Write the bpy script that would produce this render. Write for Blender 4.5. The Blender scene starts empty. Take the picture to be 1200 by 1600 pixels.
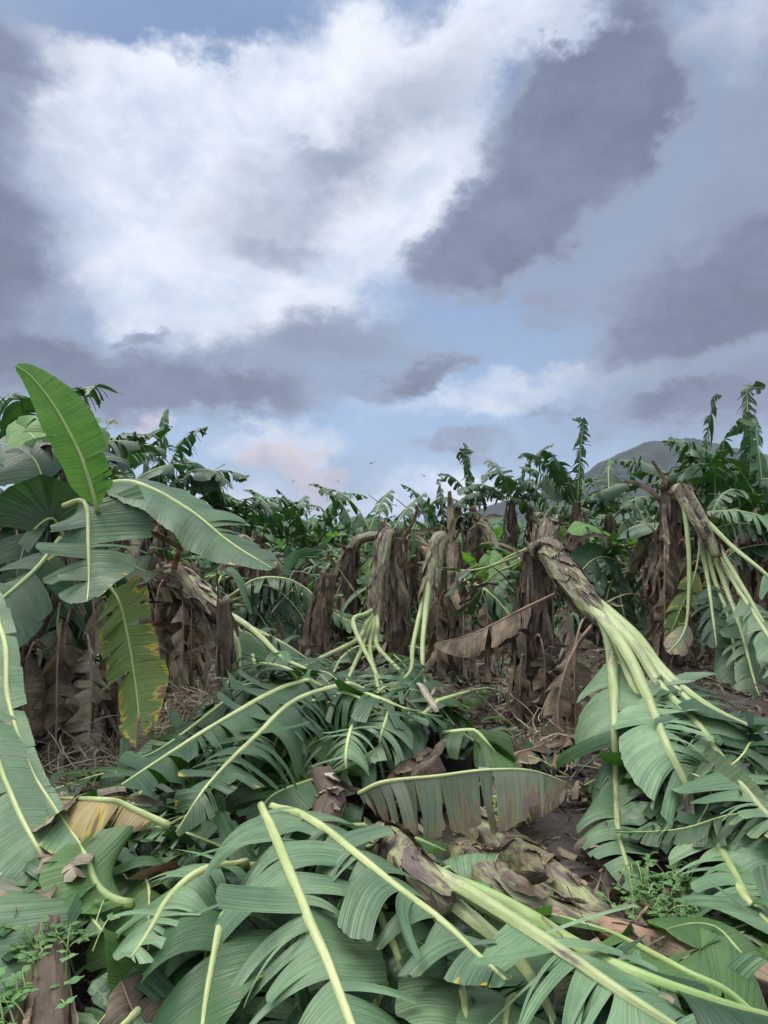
import bpy, math, random
import numpy as np
from mathutils import Vector
R = math.radians
scene = bpy.context.scene
col = scene.collection
# ------------------------------------------------------------------ camera
CAM = np.array([0.0, 0.0, 1.65]); F = 1110.0; HOR = 830.0
PITCH = math.atan((HOR - 800.0) / F)
cd = bpy.data.cameras.new('camera'); cam = bpy.data.objects.new('camera', cd); col.objects.link(cam)
cam.location = CAM; cam.rotation_euler = (math.pi / 2 + PITCH, 0, 0)
cd.sensor_fit = 'VERTICAL'; cd.sensor_height = 36; cd.lens = F / 1600 * 36
cd.clip_start = 0.05; cd.clip_end = 8000
scene.camera = cam
# ------------------------------------------------------------------ exposure, sun
scene.view_settings.view_transform = 'Standard'; scene.view_settings.look = 'None'
scene.view_settings.exposure = 0.12; scene.view_settings.gamma = 1.0
SUN_EL, SUN_AZ = 56.0, -70.0            # azimuth from +Y, clockwise positive
sd = bpy.data.lights.new('sun', 'SUN'); sd.energy = 1.5; sd.angle = R(16); sd.color = (1.0, 0.95, 0.88)
sun = bpy.data.objects.new('sun', sd); col.objects.link(sun)
_d = Vector((math.sin(R(SUN_AZ)) * math.cos(R(SUN_EL)), math.cos(R(SUN_AZ)) * math.cos(R(SUN_EL)), math.sin(R(SUN_EL))))
sun.rotation_euler = _d.to_track_quat('Z', 'Y').to_euler()

def ray(px, py):
    v = np.array([(px - 600) / F, 1.0, (800 - py) / F])
    c, s = math.cos(PITCH), math.sin(PITCH)
    return np.array([v[0], v[1] * c - v[2] * s, v[1] * s + v[2] * c])
def P(px, py, D):
    r = ray(px, py); return CAM + r * (D / r[1])

# ------------------------------------------------------------------ sky
class NT:
    def __init__(s, tree): s.t = tree; s.n = tree.nodes; s.l = tree.links
    def new(s, typ, **kw):
        n = s.n.new(typ)
        for k, v in kw.items(): setattr(n, k, v)
        return n
    def link(s, a, b): s.l.new(a, b)
    def val(s, sock, v):
        if hasattr(v, 'is_output') or isinstance(v, bpy.types.NodeSocket): s.l.new(v, sock)
        else: sock.default_value = v
    def math(s, op, a, b=0.0, c=None, clamp=False):
        n = s.new('ShaderNodeMath', operation=op, use_clamp=clamp)
        s.val(n.inputs[0], a); s.val(n.inputs[1], b)
        if c is not None: s.val(n.inputs[2], c)
        return n.outputs[0]
    def sstep(s, x, lo, hi, a=0.0, b=1.0):
        n = s.new('ShaderNodeMapRange', interpolation_type='SMOOTHSTEP')
        s.val(n.inputs[0], x); n.inputs[1].default_value = lo; n.inputs[2].default_value = hi
        n.inputs[3].default_value = a; n.inputs[4].default_value = b
        return n.outputs[0]
    def mix(s, f, a, b, blend='MIX'):
        n = s.new('ShaderNodeMix', data_type='RGBA', blend_type=blend)
        s.val(n.inputs[0], f); s.val(n.inputs[6], a if not isinstance(a, tuple) else (*a, 1)); s.val(n.inputs[7], b if not isinstance(b, tuple) else (*b, 1))
        return n.outputs[2]
    def noise(s, vec, scale, detail=4, rough=.55, dist=0.0):
        n = s.new('ShaderNodeTexNoise'); s.val(n.inputs['Vector'], vec)
        n.inputs['Scale'].default_value = scale; n.inputs['Detail'].default_value = detail
        n.inputs['Roughness'].default_value = rough; n.inputs['Distortion'].default_value = dist
        return n.outputs['Fac'], n.outputs['Color']
    def vscale(s, vec, sc):
        n = s.new('ShaderNodeVectorMath', operation='MULTIPLY'); s.val(n.inputs[0], vec); n.inputs[1].default_value = sc
        return n.outputs[0]

def build_sky():
    w = bpy.data.worlds.new('World'); scene.world = w; w.use_nodes = True
    t = NT(w.node_tree); w.node_tree.nodes.clear()
    out = t.new('ShaderNodeOutputWorld'); bg = t.new('ShaderNodeBackground'); t.link(bg.outputs[0], out.inputs[0])
    bg.inputs['Strength'].default_value = 0.1
    sky = t.new('ShaderNodeTexSky', sky_type='NISHITA', sun_disc=False)
    sky.sun_elevation = R(SUN_EL); sky.sun_rotation = R(SUN_AZ); sky.air_density = 1.0; sky.dust_density = 1.0
    tc = t.new('ShaderNodeTexCoord'); g = tc.outputs['Generated']
    nrm = t.new('ShaderNodeVectorMath', operation='NORMALIZE'); t.link(g, nrm.inputs[0]); g = nrm.outputs[0]
    sep = t.new('ShaderNodeSeparateXYZ'); t.link(g, sep.inputs[0])
    az = t.math('ARCTAN2', sep.outputs[0], sep.outputs[1]); el = t.math('ARCSINE', sep.outputs[2])
    # warp coordinates with noise so that the cloud edges billow
    st = t.vscale(g, (1, 1, 1.5))
    _, c1 = t.noise(st, 3.2, 7, .60)
    _, c2 = t.noise(st, 11, 6, .6)
    def off(c, amp):
        n = t.new('ShaderNodeVectorMath', operation='SUBTRACT'); t.link(c, n.inputs[0]); n.inputs[1].default_value = (.5, .5, .5)
        return t.vscale(n.outputs[0], (amp, amp * .8, 0))
    cmb = t.new('ShaderNodeCombineXYZ'); t.link(az, cmb.inputs[0]); t.link(el, cmb.inputs[1])
    a1 = t.new('ShaderNodeVectorMath', operation='ADD'); t.link(cmb.outputs[0], a1.inputs[0]); t.link(off(c1, .20), a1.inputs[1])
    a2 = t.new('ShaderNodeVectorMath', operation='ADD'); t.link(a1.outputs[0], a2.inputs[0]); t.link(off(c2, .13), a2.inputs[1])
    V = a2.outputs[0]
    def ae(px, py):
        r = ray(px, py); r = r / np.linalg.norm(r); return math.atan2(r[0], r[1]), math.asin(r[2])
    def field(blobs):
        tot = None
        for (px, py, rx, ry, rot, wt) in blobs:
            a, e = ae(px, py); k = math.cos(e)
            m = t.new('ShaderNodeMapping', vector_type='TEXTURE'); t.link(V, m.inputs[0])
            m.inputs['Location'].default_value = (a, e, 0); m.inputs['Rotation'].default_value = (0, 0, R(rot))
            m.inputs['Scale'].default_value = (rx / F, ry / F * .9, 1)
            gr = t.new('ShaderNodeTexGradient', gradient_type='SPHERICAL'); t.link(m.outputs[0], gr.inputs[0])
            v = t.math('MULTIPLY', t.sstep(gr.outputs[1], 0, .8), wt)
            tot = v if tot is None else t.math('ADD', tot, v)
        return tot
    # (px, py, radius x, radius y, tilt deg, weight): dark cloud masses, then bright veil
    dark = field([(-50, 260, 150, 260, 0, 1.25), (-40, 480, 170, 200, 0, 1.15), (60, 600, 230, 110, 0, .95), (250, 600, 260, 75, -6, 1.15), (380, 625, 180, 50, -4, .8),
                  (10, 110, 110, 80, 0, .9),
                  (960, 150, 210, 150, 25, 1.6), (870, 250, 270, 185, 40, 1.8), (770, 370, 170, 100, 25, 1.4), (850, 15, 190, 75, 0, -1.3), (1120, 40, 90, 110, 0, -.7), (1120, 480, 270, 130, 5, 1.6), (1000, 560, 170, 60, 10, .95), (1200, 330, 190, 180, 0, 1.0),
                  (1190, 620, 260, 80, 5, 1.1), (1060, 650, 150, 45, 0, .8), (1190, 120, 110, 130, 0, .75),
                  (680, 585, 130, 36, 14, 1.35), (520, 545, 230, 85, 4, .95), (590, 620, 140, 32, 6, .7), (450, 320, 220, 110, 12, .40), (420, 385, 130, 50, 8, .38), (590, 230, 170, 70, 25, .22), (500, 265, 120, 40, 8, .25),
                  (200, 520, 65, 22, 0, .95), (840, 485, 90, 40, 0, .85), (830, 525, 50, 25, 0, .7), (715, 700, 95, 24, 0, .85), (890, 645, 70, 16, 12, .8), (640, 190, 130, 60, 20, .2),
                  (480, 740, 220, 60, 0, .42), (790, 685, 60, 20, 0, .5)])
    lite = field([(230, 260, 380, 330, 0, 1.5), (500, 330, 330, 260, 10, 1.0), (850, 30, 170, 110, 0, 1.3), (330, 450, 330, 160, 0, 1.0), (700, 110, 150, 80, 20, .8), (600, 240, 260, 200, 0, .7),
                  (1080, 555, 180, 40, 18, .9), (780, 625, 300, 45, 5, .8), (450, 700, 120, 55, 0, 1.0), (1180, 20, 160, 90, 0, .7), (600, 770, 900, 60, 0, .5), (250, 655, 50, 40, 0, .8), (480, 60, 130, 60, 0, .35), (230, 15, 330, 85, 0, -1.1), (20, 100, 120, 120, 0, -.6)])
    mist = field([(1120, 380, 420, 420, 0, 1.2), (960, 200, 330, 240, 30, .8), (-30, 380, 190, 420, 0, 1.2), (250, 600, 420, 120, 0, 1.0), (560, 550, 300, 110, 0, .8), (640, 190, 230, 110, 20, .6),
                  (440, 330, 230, 110, 10, .55), (1100, 640, 400, 110, 0, .7), (480, 730, 250, 70, 0, .6), (740, 700, 180, 50, 0, .5), (60, 60, 150, 90, 0, .5)])
    n1, _ = t.noise(st, 5.5, 9, .62, .15); n2, _ = t.noise(st, 15, 9, .68)
    rag = t.math('ADD', t.math('MULTIPLY', t.math('SUBTRACT', n1, .5), 1.0), t.math('MULTIPLY', t.math('SUBTRACT', n2, .5), .85))
    rag2 = t.math('MULTIPLY', rag, .9)
    dk = t.sstep(t.math('ADD', dark, rag), .08, 1.05)
    core = t.sstep(t.math('ADD', dark, t.math('MULTIPLY', rag, .8)), .7, 1.7)
    lt = t.sstep(t.math('ADD', lite, rag2), -.05, .95)
    # outside the view: made-up broken overcast, whitened overhead and behind
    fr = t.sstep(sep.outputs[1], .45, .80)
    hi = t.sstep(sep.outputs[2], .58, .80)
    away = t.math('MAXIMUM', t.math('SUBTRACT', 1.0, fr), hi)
    n3, _ = t.noise(st, 2.2, 6, .6)
    cover = t.sstep(n3, .35, .62)
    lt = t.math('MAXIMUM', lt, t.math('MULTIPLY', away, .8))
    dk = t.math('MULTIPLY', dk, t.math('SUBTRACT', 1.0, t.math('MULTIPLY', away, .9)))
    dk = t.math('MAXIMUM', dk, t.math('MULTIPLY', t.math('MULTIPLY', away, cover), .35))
    # clear air = Nishita, dimmed and pulled to periwinkle
    clear = t.mix(.8, sky.outputs[0], (3.8, 5.2, 7.6))
    zen = t.sstep(sep.outputs[2], .05, .55)
    clear = t.mix(zen, clear, t.mix(1.0, clear, (.64, .66, .74), 'MULTIPLY'))
    veil = t.mix(t.sstep(t.math('ADD', t.math('MULTIPLY', n2, .35), n1), .42, .95), (5.0, 5.9, 7.6), (8.9, 9.2, 10.0))
    skyc = t.mix(lt, clear, veil)
    cream = field([(455, 715, 95, 60, 0, 1.0), (250, 655, 50, 40, 0, .8), (500, 740, 60, 40, 0, .6)])
    skyc = t.mix(t.sstep(t.math('ADD', cream, t.math('MULTIPLY', rag, .7)), .25, .9), skyc, (6.9, 6.3, 6.9))
    skyc = t.mix(t.math('MULTIPLY', t.sstep(t.math('ADD', mist, t.math('MULTIPLY', rag, .5)), -.05, 1.3), t.math('MULTIPLY', t.math('SUBTRACT', 1.0, away), .8)), skyc, (2.9, 3.55, 4.75))
    shade = t.mix(t.sstep(t.math('ADD', t.math('MULTIPLY', n1, .7), t.math('MULTIPLY', n2, .5)), .4, .8), (1.65, 1.98, 2.85), (2.3, 2.7, 3.75))
    grey = t.mix(core, (2.9, 3.4, 4.7), shade)
    c = t.mix(dk, skyc, grey)
    # added brightness in the unseen sky overhead and behind, to light the leaves
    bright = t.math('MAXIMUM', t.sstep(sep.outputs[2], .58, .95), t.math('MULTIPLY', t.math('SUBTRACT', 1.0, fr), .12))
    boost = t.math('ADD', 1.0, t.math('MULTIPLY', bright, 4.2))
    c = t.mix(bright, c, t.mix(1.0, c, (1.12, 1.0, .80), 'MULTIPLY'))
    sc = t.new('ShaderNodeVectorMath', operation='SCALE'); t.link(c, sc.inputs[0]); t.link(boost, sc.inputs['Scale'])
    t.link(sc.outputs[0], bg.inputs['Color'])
build_sky()

# ------------------------------------------------------------------ materials
def base_mat(name):
    m = bpy.data.materials.new(name); m.use_nodes = True; t = NT(m.node_tree)
    b = m.node_tree.nodes['Principled BSDF']; o = m.node_tree.nodes['Material Output']
    return m, t, b, o
def uvs(t, name):
    n = t.new('ShaderNodeUVMap', uv_map=name); return n.outputs[0]
def leaf_mat(name, ca, cb, dry=0.0, rnd=.45, blt=.5, back=None, spec=.42, rough=.42, trans=.18, brown=(.16, .10, .07), yellow=(.50, .38, .04), vein=.9, transcol=None):
    m, t, b, o = base_mat(name)
    uv = uvs(t, 'UVMap'); rel = uvs(t, 'rel')
    oi = t.new('ShaderNodeObjectInfo')
    ad = t.new('ShaderNodeVectorMath', operation='ADD'); t.link(uv, ad.inputs[0])
    sc = t.new('ShaderNodeCombineXYZ'); t.val(sc.inputs[0], t.math('MULTIPLY', oi.outputs['Random'], 37.0)); t.link(sc.outputs[0], ad.inputs[1])
    uvr = ad.outputs[0]
    fine, _ = t.noise(t.vscale(uvr, (210, 1.6, 1)), 1.0, 2, .6)
    mid, _ = t.noise(t.vscale(uvr, (60, .9, 1)), 1.0, 2, .6)
    big, _ = t.noise(t.vscale(uvr, (3, 2.5, 1)), 1.0, 4, .6)
    blot, _ = t.noise(t.vscale(uvr, (14, 11, 1)), 1.0, 4, .65)
    c = t.mix(t.sstep(big, .35, .65), ca, cb)
    k = t.math('ADD', t.math('MULTIPLY', t.math('SUBTRACT', fine, .5), 2.2 * vein), t.math('MULTIPLY', t.math('SUBTRACT', mid, .5), .9 * vein))
    k = t.math('ADD', k, t.math('MULTIPLY', t.math('SUBTRACT', oi.outputs['Random'], .5), rnd))
    k = t.math('ADD', k, t.math('MULTIPLY', t.math('SUBTRACT', blot, .5), blt))
    k = t.math('MAXIMUM', t.math('ADD', 1.0, k), .25)
    s = t.new('ShaderNodeVectorMath', operation='SCALE'); t.link(c, s.inputs[0]); t.link(k, s.inputs['Scale']); c = s.outputs[0]
    if back:
        ge = t.new('ShaderNodeNewGeometry'); c = t.mix(ge.outputs['Backfacing'], c, t.mix(1.0, c, back, 'MULTIPLY'))
    # browning starts at the margin and runs in along the veins
    sr = t.new('ShaderNodeSeparateXYZ'); t.link(rel, sr.inputs[0])
    run, _ = t.noise(t.vscale(uvr, (16, 2.0, 1)), 1.0, 4, .7)
    edge = t.math('POWER', sr.outputs[1], 1.8)
    tip = t.math('MULTIPLY', t.math('POWER', sr.outputs[0], 8.0), .22)
    d = t.math('ADD', t.math('ADD', t.math('MULTIPLY', edge, .36), tip), t.math('MULTIPLY', t.math('SUBTRACT', run, .5), 1.7))
    d = t.math('ADD', d, dry if dry > 0 else -.17)
    c = t.mix(t.sstep(d, .40, .50), c, yellow)
    c = t.mix(t.sstep(d, .46, .60), c, brown)
    spot, _ = t.noise(t.vscale(uvr, (60, 25, 1)), 1.0, 2, .5)
    c = t.mix(t.sstep(spot, .70, .76), c, brown)
    t.link(c, b.inputs['Base Color'])
    rr = t.math('ADD', rough - .1, t.math('MULTIPLY', blot, .25)); t.link(rr, b.inputs['Roughness'])
    b.inputs['Specular IOR Level'].default_value = spec
    bm = t.new('ShaderNodeBump'); bm.inputs['Strength'].default_value = .55; bm.inputs['Distance'].default_value = .006
    t.link(t.math('ADD', fine, t.math('MULTIPLY', mid, 1.6)), bm.inputs['Height']); t.link(bm.outputs[0], b.inputs['Normal'])
    if trans > 0:
        tr = t.new('ShaderNodeBsdfTranslucent'); t.link(t.mix(1.0, c, transcol or (1.5, 1.9, .6), 'MULTIPLY'), tr.inputs[0])
        mx = t.new('ShaderNodeMixShader'); mx.inputs[0].default_value = trans
        t.link(b.outputs[0], mx.inputs[1]); t.link(tr.outputs[0], mx.inputs[2]); t.link(mx.outputs[0], o.inputs[0])
    return m
def stalk_mat(name, ca, cb, dark=None, amt=.3, rough=.5, mottle=(9, 1.6)):
    m, t, b, o = base_mat(name)
    uv = uvs(t, 'UVMap'); oi = t.new('ShaderNodeObjectInfo')
    ad = t.new('ShaderNodeVectorMath', operation='ADD'); t.link(uv, ad.inputs[0])
    sc = t.new('ShaderNodeCombineXYZ'); t.val(sc.inputs[1], t.math('MULTIPLY', oi.outputs['Random'], 31.0)); t.link(sc.outputs[0], ad.inputs[1]); uv = ad.outputs[0]
    f1, _ = t.noise(t.vscale(uv, (90, 3, 1)), 1.0, 3, .6)
    f2, _ = t.noise(t.vscale(uv, (mottle[0], mottle[1] * 2, 1)), 1.0, 5, .65)
    f3, _ = t.noise(t.vscale(uv, (42, 9, 1)), 1.0, 5, .75)
    c = t.mix(t.sstep(f2, .35, .65), ca, cb)
    if dark:
        v = t.math('ADD', t.math('MULTIPLY', f2, .6), t.math('MULTIPLY', f3, .5))
        c = t.mix(t.sstep(v, .64 - amt * .5, .86 - amt * .5), c, dark)
    k = t.math('ADD', .7, t.math('MULTIPLY', f1, .6))
    s = t.new('ShaderNodeVectorMath', operation='SCALE'); t.link(c, s.inputs[0]); t.link(k, s.inputs['Scale'])
    t.link(s.outputs[0], b.inputs['Base Color']); b.inputs['Roughness'].default_value = rough
    bm = t.new('ShaderNodeBump'); bm.inputs['Strength'].default_value = .6; bm.inputs['Distance'].default_value = .006
    t.link(t.math('ADD', f1, f3), bm.inputs['Height']); t.link(bm.outputs[0], b.inputs['Normal'])
    return m
M = {}
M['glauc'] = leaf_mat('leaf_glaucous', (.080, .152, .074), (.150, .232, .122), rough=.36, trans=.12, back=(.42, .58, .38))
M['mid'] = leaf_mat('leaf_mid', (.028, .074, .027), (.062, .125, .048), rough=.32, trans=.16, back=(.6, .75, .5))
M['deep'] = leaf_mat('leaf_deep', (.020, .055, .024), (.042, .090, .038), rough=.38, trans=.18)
M['fresh'] = leaf_mat('leaf_fresh', (.070, .165, .026), (.100, .200, .036), rough=.40, trans=.32)
M['sick'] = leaf_mat('leaf_sick', (.090, .150, .040), (.130, .170, .045), dry=.14, rough=.5, trans=.25)
M['faded'] = leaf_mat('leaf_faded', (.150, .190, .120), (.200, .210, .150), dry=.24, rough=.6, trans=.1, brown=(.24, .17, .14), yellow=(.30, .26, .12))
M['ylw'] = leaf_mat('leaf_yellow', (.36, .28, .13), (.24, .18, .10), dry=.34, rough=.55, trans=.2)
M['dryg'] = leaf_mat('dry_grey', (.12, .100, .068), (.36, .31, .225), rough=.75, trans=.08, brown=(.10, .07, .05), yellow=(.24, .18, .12), vein=1.2, transcol=(1.3, 1.0, .8), rnd=.7, blt=1.3)
M['dryb'] = leaf_mat('dry_brown', (.038, .028, .018), (.22, .168, .108), rough=.7, trans=.08, brown=(.04, .026, .02), yellow=(.20, .14, .09), vein=1.3, transcol=(1.5, 1.0, .7), rnd=.8, blt=1.5)
M['olive'] = leaf_mat('leaf_olive', (.048, .105, .028), (.075, .140, .040), rough=.38, trans=.25, rnd=.5)
M['far'] = leaf_mat('leaf_far', (.030, .078, .028), (.058, .125, .045), rough=.45, trans=.18)
M['rib'] = stalk_mat('midrib_pale', (.31, .38, .14), (.45, .49, .22), dark=(.16, .12, .07), amt=.05, rough=.42)
M['ribg'] = stalk_mat('midrib_green', (.20, .31, .09), (.30, .38, .14), rough=.42)
M['ribd'] = stalk_mat('midrib_dry', (.24, .14, .09), (.34, .23, .15), dark=(.07, .04, .03), rough=.7)
M['petg'] = stalk_mat('petiole_green', (.25, .32, .12), (.36, .41, .19), dark=(.12, .09, .08), amt=.20, rough=.42)
M['trg'] = stalk_mat('stem_fresh', (.24, .27, .10), (.36, .36, .18), dark=(.085, .055, .050), amt=.44, rough=.55, mottle=(14, 2.0))
M['trd'] = stalk_mat('stem_dry', (.075, .052, .032), (.20, .148, .095), dark=(.045, .025, .020), amt=.42, rough=.75)
M['cream'] = stalk_mat('stem_core', (.62, .54, .38), (.72, .65, .50), dark=(.30, .18, .12), amt=.1, rough=.6)

# ------------------------------------------------------------------ object helpers
def tag(o, label=None, cat=None, group=None, kind=None):
    if label: o['label'] = label
    if cat: o['category'] = cat
    if group: o['group'] = group
    if kind: o['kind'] = kind
    return o
def root_loc(o):
    v = np.zeros(3)
    while o is not None: v = v + np.array(o.location); o = o.parent
    return v
def empty(name, loc, label=None, cat=None, group=None):
    o = bpy.data.objects.new(name, None); col.objects.link(o); o.location = loc; o.empty_display_size = .1
    return tag(o, label, cat, group)
def mesh_obj(name, V, Fc, mats, parent=None, uv=None, rel=None, smooth=True, loc=None, mi=None):
    off = root_loc(parent) if parent is not None else (np.array(loc) if loc is not None else np.zeros(3))
    V = np.asarray(V, float) - off
    me = bpy.data.meshes.new(name); Fc = np.asarray(Fc, np.int32)
    nf, k = Fc.shape
    me.vertices.add(len(V)); me.vertices.foreach_set('co', V.astype(np.float32).ravel())
    me.loops.add(nf * k); me.loops.foreach_set('vertex_index', Fc.ravel())
    me.polygons.add(nf); me.polygons.foreach_set('loop_start', np.arange(0, nf * k, k, dtype=np.int32))
    me.polygons.foreach_set('loop_total', np.full(nf, k, np.int32))
    me.polygons.foreach_set('use_smooth', np.full(nf, smooth, bool))
    for nm, arr in (('UVMap', uv), ('rel', rel)):
        if arr is not None:
            l = me.uv_layers.new(name=nm); l.data.foreach_set('uv', np.asarray(arr, np.float32)[Fc.ravel()].ravel())
    for m in (mats if isinstance(mats, (list, tuple)) else [mats]): me.materials.append(m)
    if mi is not None: me.polygons.foreach_set('material_index', np.asarray(mi, np.int32))
    me.update(calc_edges=True)
    o = bpy.data.objects.new(name, me); col.objects.link(o)
    if parent is not None: o.parent = parent
    elif loc is not None: o.location = loc
    return o
class Geo:
    """collects vertices and quads of one part"""
    def __init__(s): s.V = []; s.F = []; s.U = []; s.Rl = []; s.n = 0
    def add(s, V, Fc, U, Rl=None):
        s.V.append(V); s.F.append(np.asarray(Fc, np.int64) + s.n); s.U.append(U); s.Rl.append(Rl if Rl is not None else np.zeros((len(V), 2))); s.n += len(V)
    def build(s, name, mat, parent=None, loc=None):
        return mesh_obj(name, np.concatenate(s.V), np.concatenate(s.F), mat, parent, np.concatenate(s.U), np.concatenate(s.Rl), loc=loc)
    def all(s): return np.concatenate(s.V)

# ------------------------------------------------------------------ height of the pile
GX0, GX1, GY0, GY1, CELL = -7.0, 7.0, 0.0, 14.0, 0.04
NX, NY = int((GX1 - GX0) / CELL), int((GY1 - GY0) / CELL)
gx = GX0 + (np.arange(NX) + .5) * CELL; gy = GY0 + (np.arange(NY) + .5) * CELL
XX, YY = np.meshgrid(gx, gy, indexing='ij')
def soil_h(x, y):
    return .05 * np.sin(x * 1.3 + .7) * np.cos(y * 1.1) + .03 * np.sin(x * 3.1 + y * 2.3) + .02 * np.sin(x * 6.7 - y * 5.1)
def mound(cx, cy, h, sx, sy): return h * np.exp(-((XX - cx) / sx) ** 2 - ((YY - cy) / sy) ** 2)
H = soil_h(XX, YY) + .02
PILE = np.zeros_like(H)
for a in [(-.55, 5.0, .60, .8, .6), (.1, 4.7, .50, .5, .5), (-1.2, 4.1, .25, .9, .6), (-.9, 3.0, .30, .8, .7), (-.1, 2.5, .30, .8, .7), (.6, 1.9, .28, .8, .6),
          (-1.4, 2.4, .25, .5, .6), (2.1, 4.0, .35, .7, .9), (1.5, 2.4, .22, .5, .5), (-1.3, 1.7, .12, .6, .5), (2.6, 6.2, .3, .7, .9), (3.1, 3.3, .25, .8, .9), (2.4, 2.0, .22, .7, .6)]:
    PILE = np.maximum(PILE, mound(*a)) * .6 + (PILE + mound(*a)) * .4 if False else np.maximum(PILE, mound(*a))
H = H + PILE
H0 = H.copy()
def hidx(x, y):
    return np.clip(((x - GX0) / CELL).astype(int), 0, NX - 1), np.clip(((y - GY0) / CELL).astype(int), 0, NY - 1)
def blurH(r=4):
    A = H
    for ax in (0, 1):
        pad = [(0, 0), (0, 0)]; pad[ax] = (r + 1, r); c = np.cumsum(np.pad(A, pad, mode='edge'), axis=ax)
        A = (np.take(c, range(2 * r + 1, c.shape[ax]), ax) - np.take(c, range(0, c.shape[ax] - 2 * r - 1), ax)) / (2 * r + 1)
    return A
def hat(x, y, A=None):
    x = np.asarray(x, float); y = np.asarray(y, float); i, j = hidx(x, y)
    inside = (x > GX0) & (x < GX1) & (y > GY0) & (y < GY1)
    return np.where(inside, (H if A is None else A)[i, j], soil_h(x, y))
def L(px, py, off=.02):
    """point where the view ray meets the present top of the pile"""
    r = ray(px, py); r = r / r[1]
    hb = blurH()
    D = np.arange(1.2, 14, .01); p = CAM[None] + r[None] * D[:, None]
    h = hat(p[:, 0], p[:, 1], hb) + off
    k = np.argmax(p[:, 2] <= h)
    if p[k, 2] > h[k]: k = len(D) - 1
    return p[k]
def raise_h(V, cap=.5):
    i, j = hidx(V[:, 0], V[:, 1])
    # a heap settles: growth over the starting heap is compressed so that it never towers
    z = V[:, 2] + .004; base = H0[i, j]; g = np.maximum(z - base, 0)
    ok = g < .30
    np.maximum.at(H, (i[ok], j[ok]), (base + .11 * (1 - np.exp(-g / .11)))[ok])
def ground(x, y): return float(soil_h(x, y))

# ------------------------------------------------------------------ geometry generators
def resample(pts, step=.02, n=None):
    p = np.asarray(pts, float)
    if len(p) == 2: q = np.linspace(p[0], p[1], 20)
    else:
        e = np.vstack([2 * p[0] - p[1], p, 2 * p[-1] - p[-2]]); out = []
        for i in range(1, len(e) - 2):
            t = np.linspace(0, 1, 16, endpoint=False)[:, None]; a, b, c, d = e[i - 1], e[i], e[i + 1], e[i + 2]
            out.append(.5 * (2 * b + (c - a) * t + (2 * a - 5 * b + 4 * c - d) * t ** 2 + (3 * b - a - 3 * c + d) * t ** 3))
        q = np.vstack(out + [p[-1:]])
    s = np.r_[0, np.cumsum(np.linalg.norm(np.diff(q, axis=0), axis=1))]
    n = n or max(6, int(s[-1] / step))
    u = np.linspace(0, s[-1], n)
    return np.stack([np.interp(u, s, q[:, k]) for k in range(3)], 1), u
def nz(v): return v / np.maximum(np.linalg.norm(v, axis=-1, keepdims=True), 1e-9)
def frames(p, up):
    T = nz(np.gradient(p, axis=0)); N = np.zeros_like(T); cur = np.asarray(up, float)
    for i in range(len(p)):
        n = cur - T[i] * cur.dot(T[i]); l = np.linalg.norm(n)
        if l < .05: n = cur + .3 * np.roll(cur, 1); n = n - T[i] * n.dot(T[i]); l = np.linalg.norm(n)
        N[i] = n / l
        cur = .85 * np.asarray(up, float) + .15 * N[i] if l > .5 else N[i]
    return T, N, np.cross(T, N)
def tube(g, path, rad, up=(0, 0, 1), nseg=10, flat=1.0, bump=0.0, rng=None, cap=True, step=.03):
    p, u = resample(path, step) if not isinstance(path, tuple) else path
    rad = np.interp(u / u[-1], np.linspace(0, 1, len(rad)), rad)
    T, N, S = frames(p, up)
    a = np.linspace(0, 2 * np.pi, nseg + 1)
    rr = rad[:, None] * np.ones_like(a)[None]
    if bump and rng is not None:
        n1 = rng.normal(size=(max(3, len(p) // 4 + 2), nseg)); n1 = np.c_[n1, n1[:, 0]]
        xi = np.linspace(0, len(n1) - 1, len(p)); lo = np.floor(xi).astype(int).clip(0, len(n1) - 2); f = (xi - lo)[:, None]
        rr = rr * (1 + bump * (n1[lo] * (1 - f) + n1[lo + 1] * f))
    V = p[:, None] + S[:, None] * (rr * np.cos(a))[..., None] + N[:, None] * (rr * np.sin(a) * flat)[..., None]
    m = nseg + 1; n = len(p)
    U = np.stack([np.broadcast_to(a / 6.283 * 6.283 * rad.mean(), (n, m)), np.broadcast_to(u[:, None], (n, m))], -1)
    i, j = np.meshgrid(np.arange(n - 1), np.arange(nseg), indexing='ij'); b = (i * m + j).ravel()
    Fc = np.stack([b, b + 1, b + m + 1, b + m], 1)
    V = V.reshape(-1, 3); U = U.reshape(-1, 2)
    if cap:
        for e, base in ((0, 0), (1, (n - 1) * m)):
            k = len(V); c = p[0] if e == 0 else p[-1]
            c = c + (-T[0] if e == 0 else T[-1]) * rad[0 if e == 0 else -1] * .3
            V = np.vstack([V, c]); U = np.vstack([U, U[base]])
            jj = np.arange(nseg) + base
            q = np.stack([jj, jj + 1, np.full(nseg, k), np.full(nseg, k)], 1)
            # keep quads valid: split cap into quads over pairs
            q = np.stack([jj[0::2], jj[0::2] + 1, jj[0::2] + 2, np.full(len(jj[0::2]), k)], 1)
            Fc = np.vstack([Fc, q if e == 1 else q[:, ::-1]])
    g.add(V, Fc, U)
    return p, u
def prof(x, tip=.0):
    x = np.clip(x, 0, 1)
    return np.clip(x / .13, 0, 1) ** .6 * np.clip((1.0 - x) / .42, 0, 1) ** .55 * (.86 + .14 * np.sin(np.pi * x))
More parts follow.
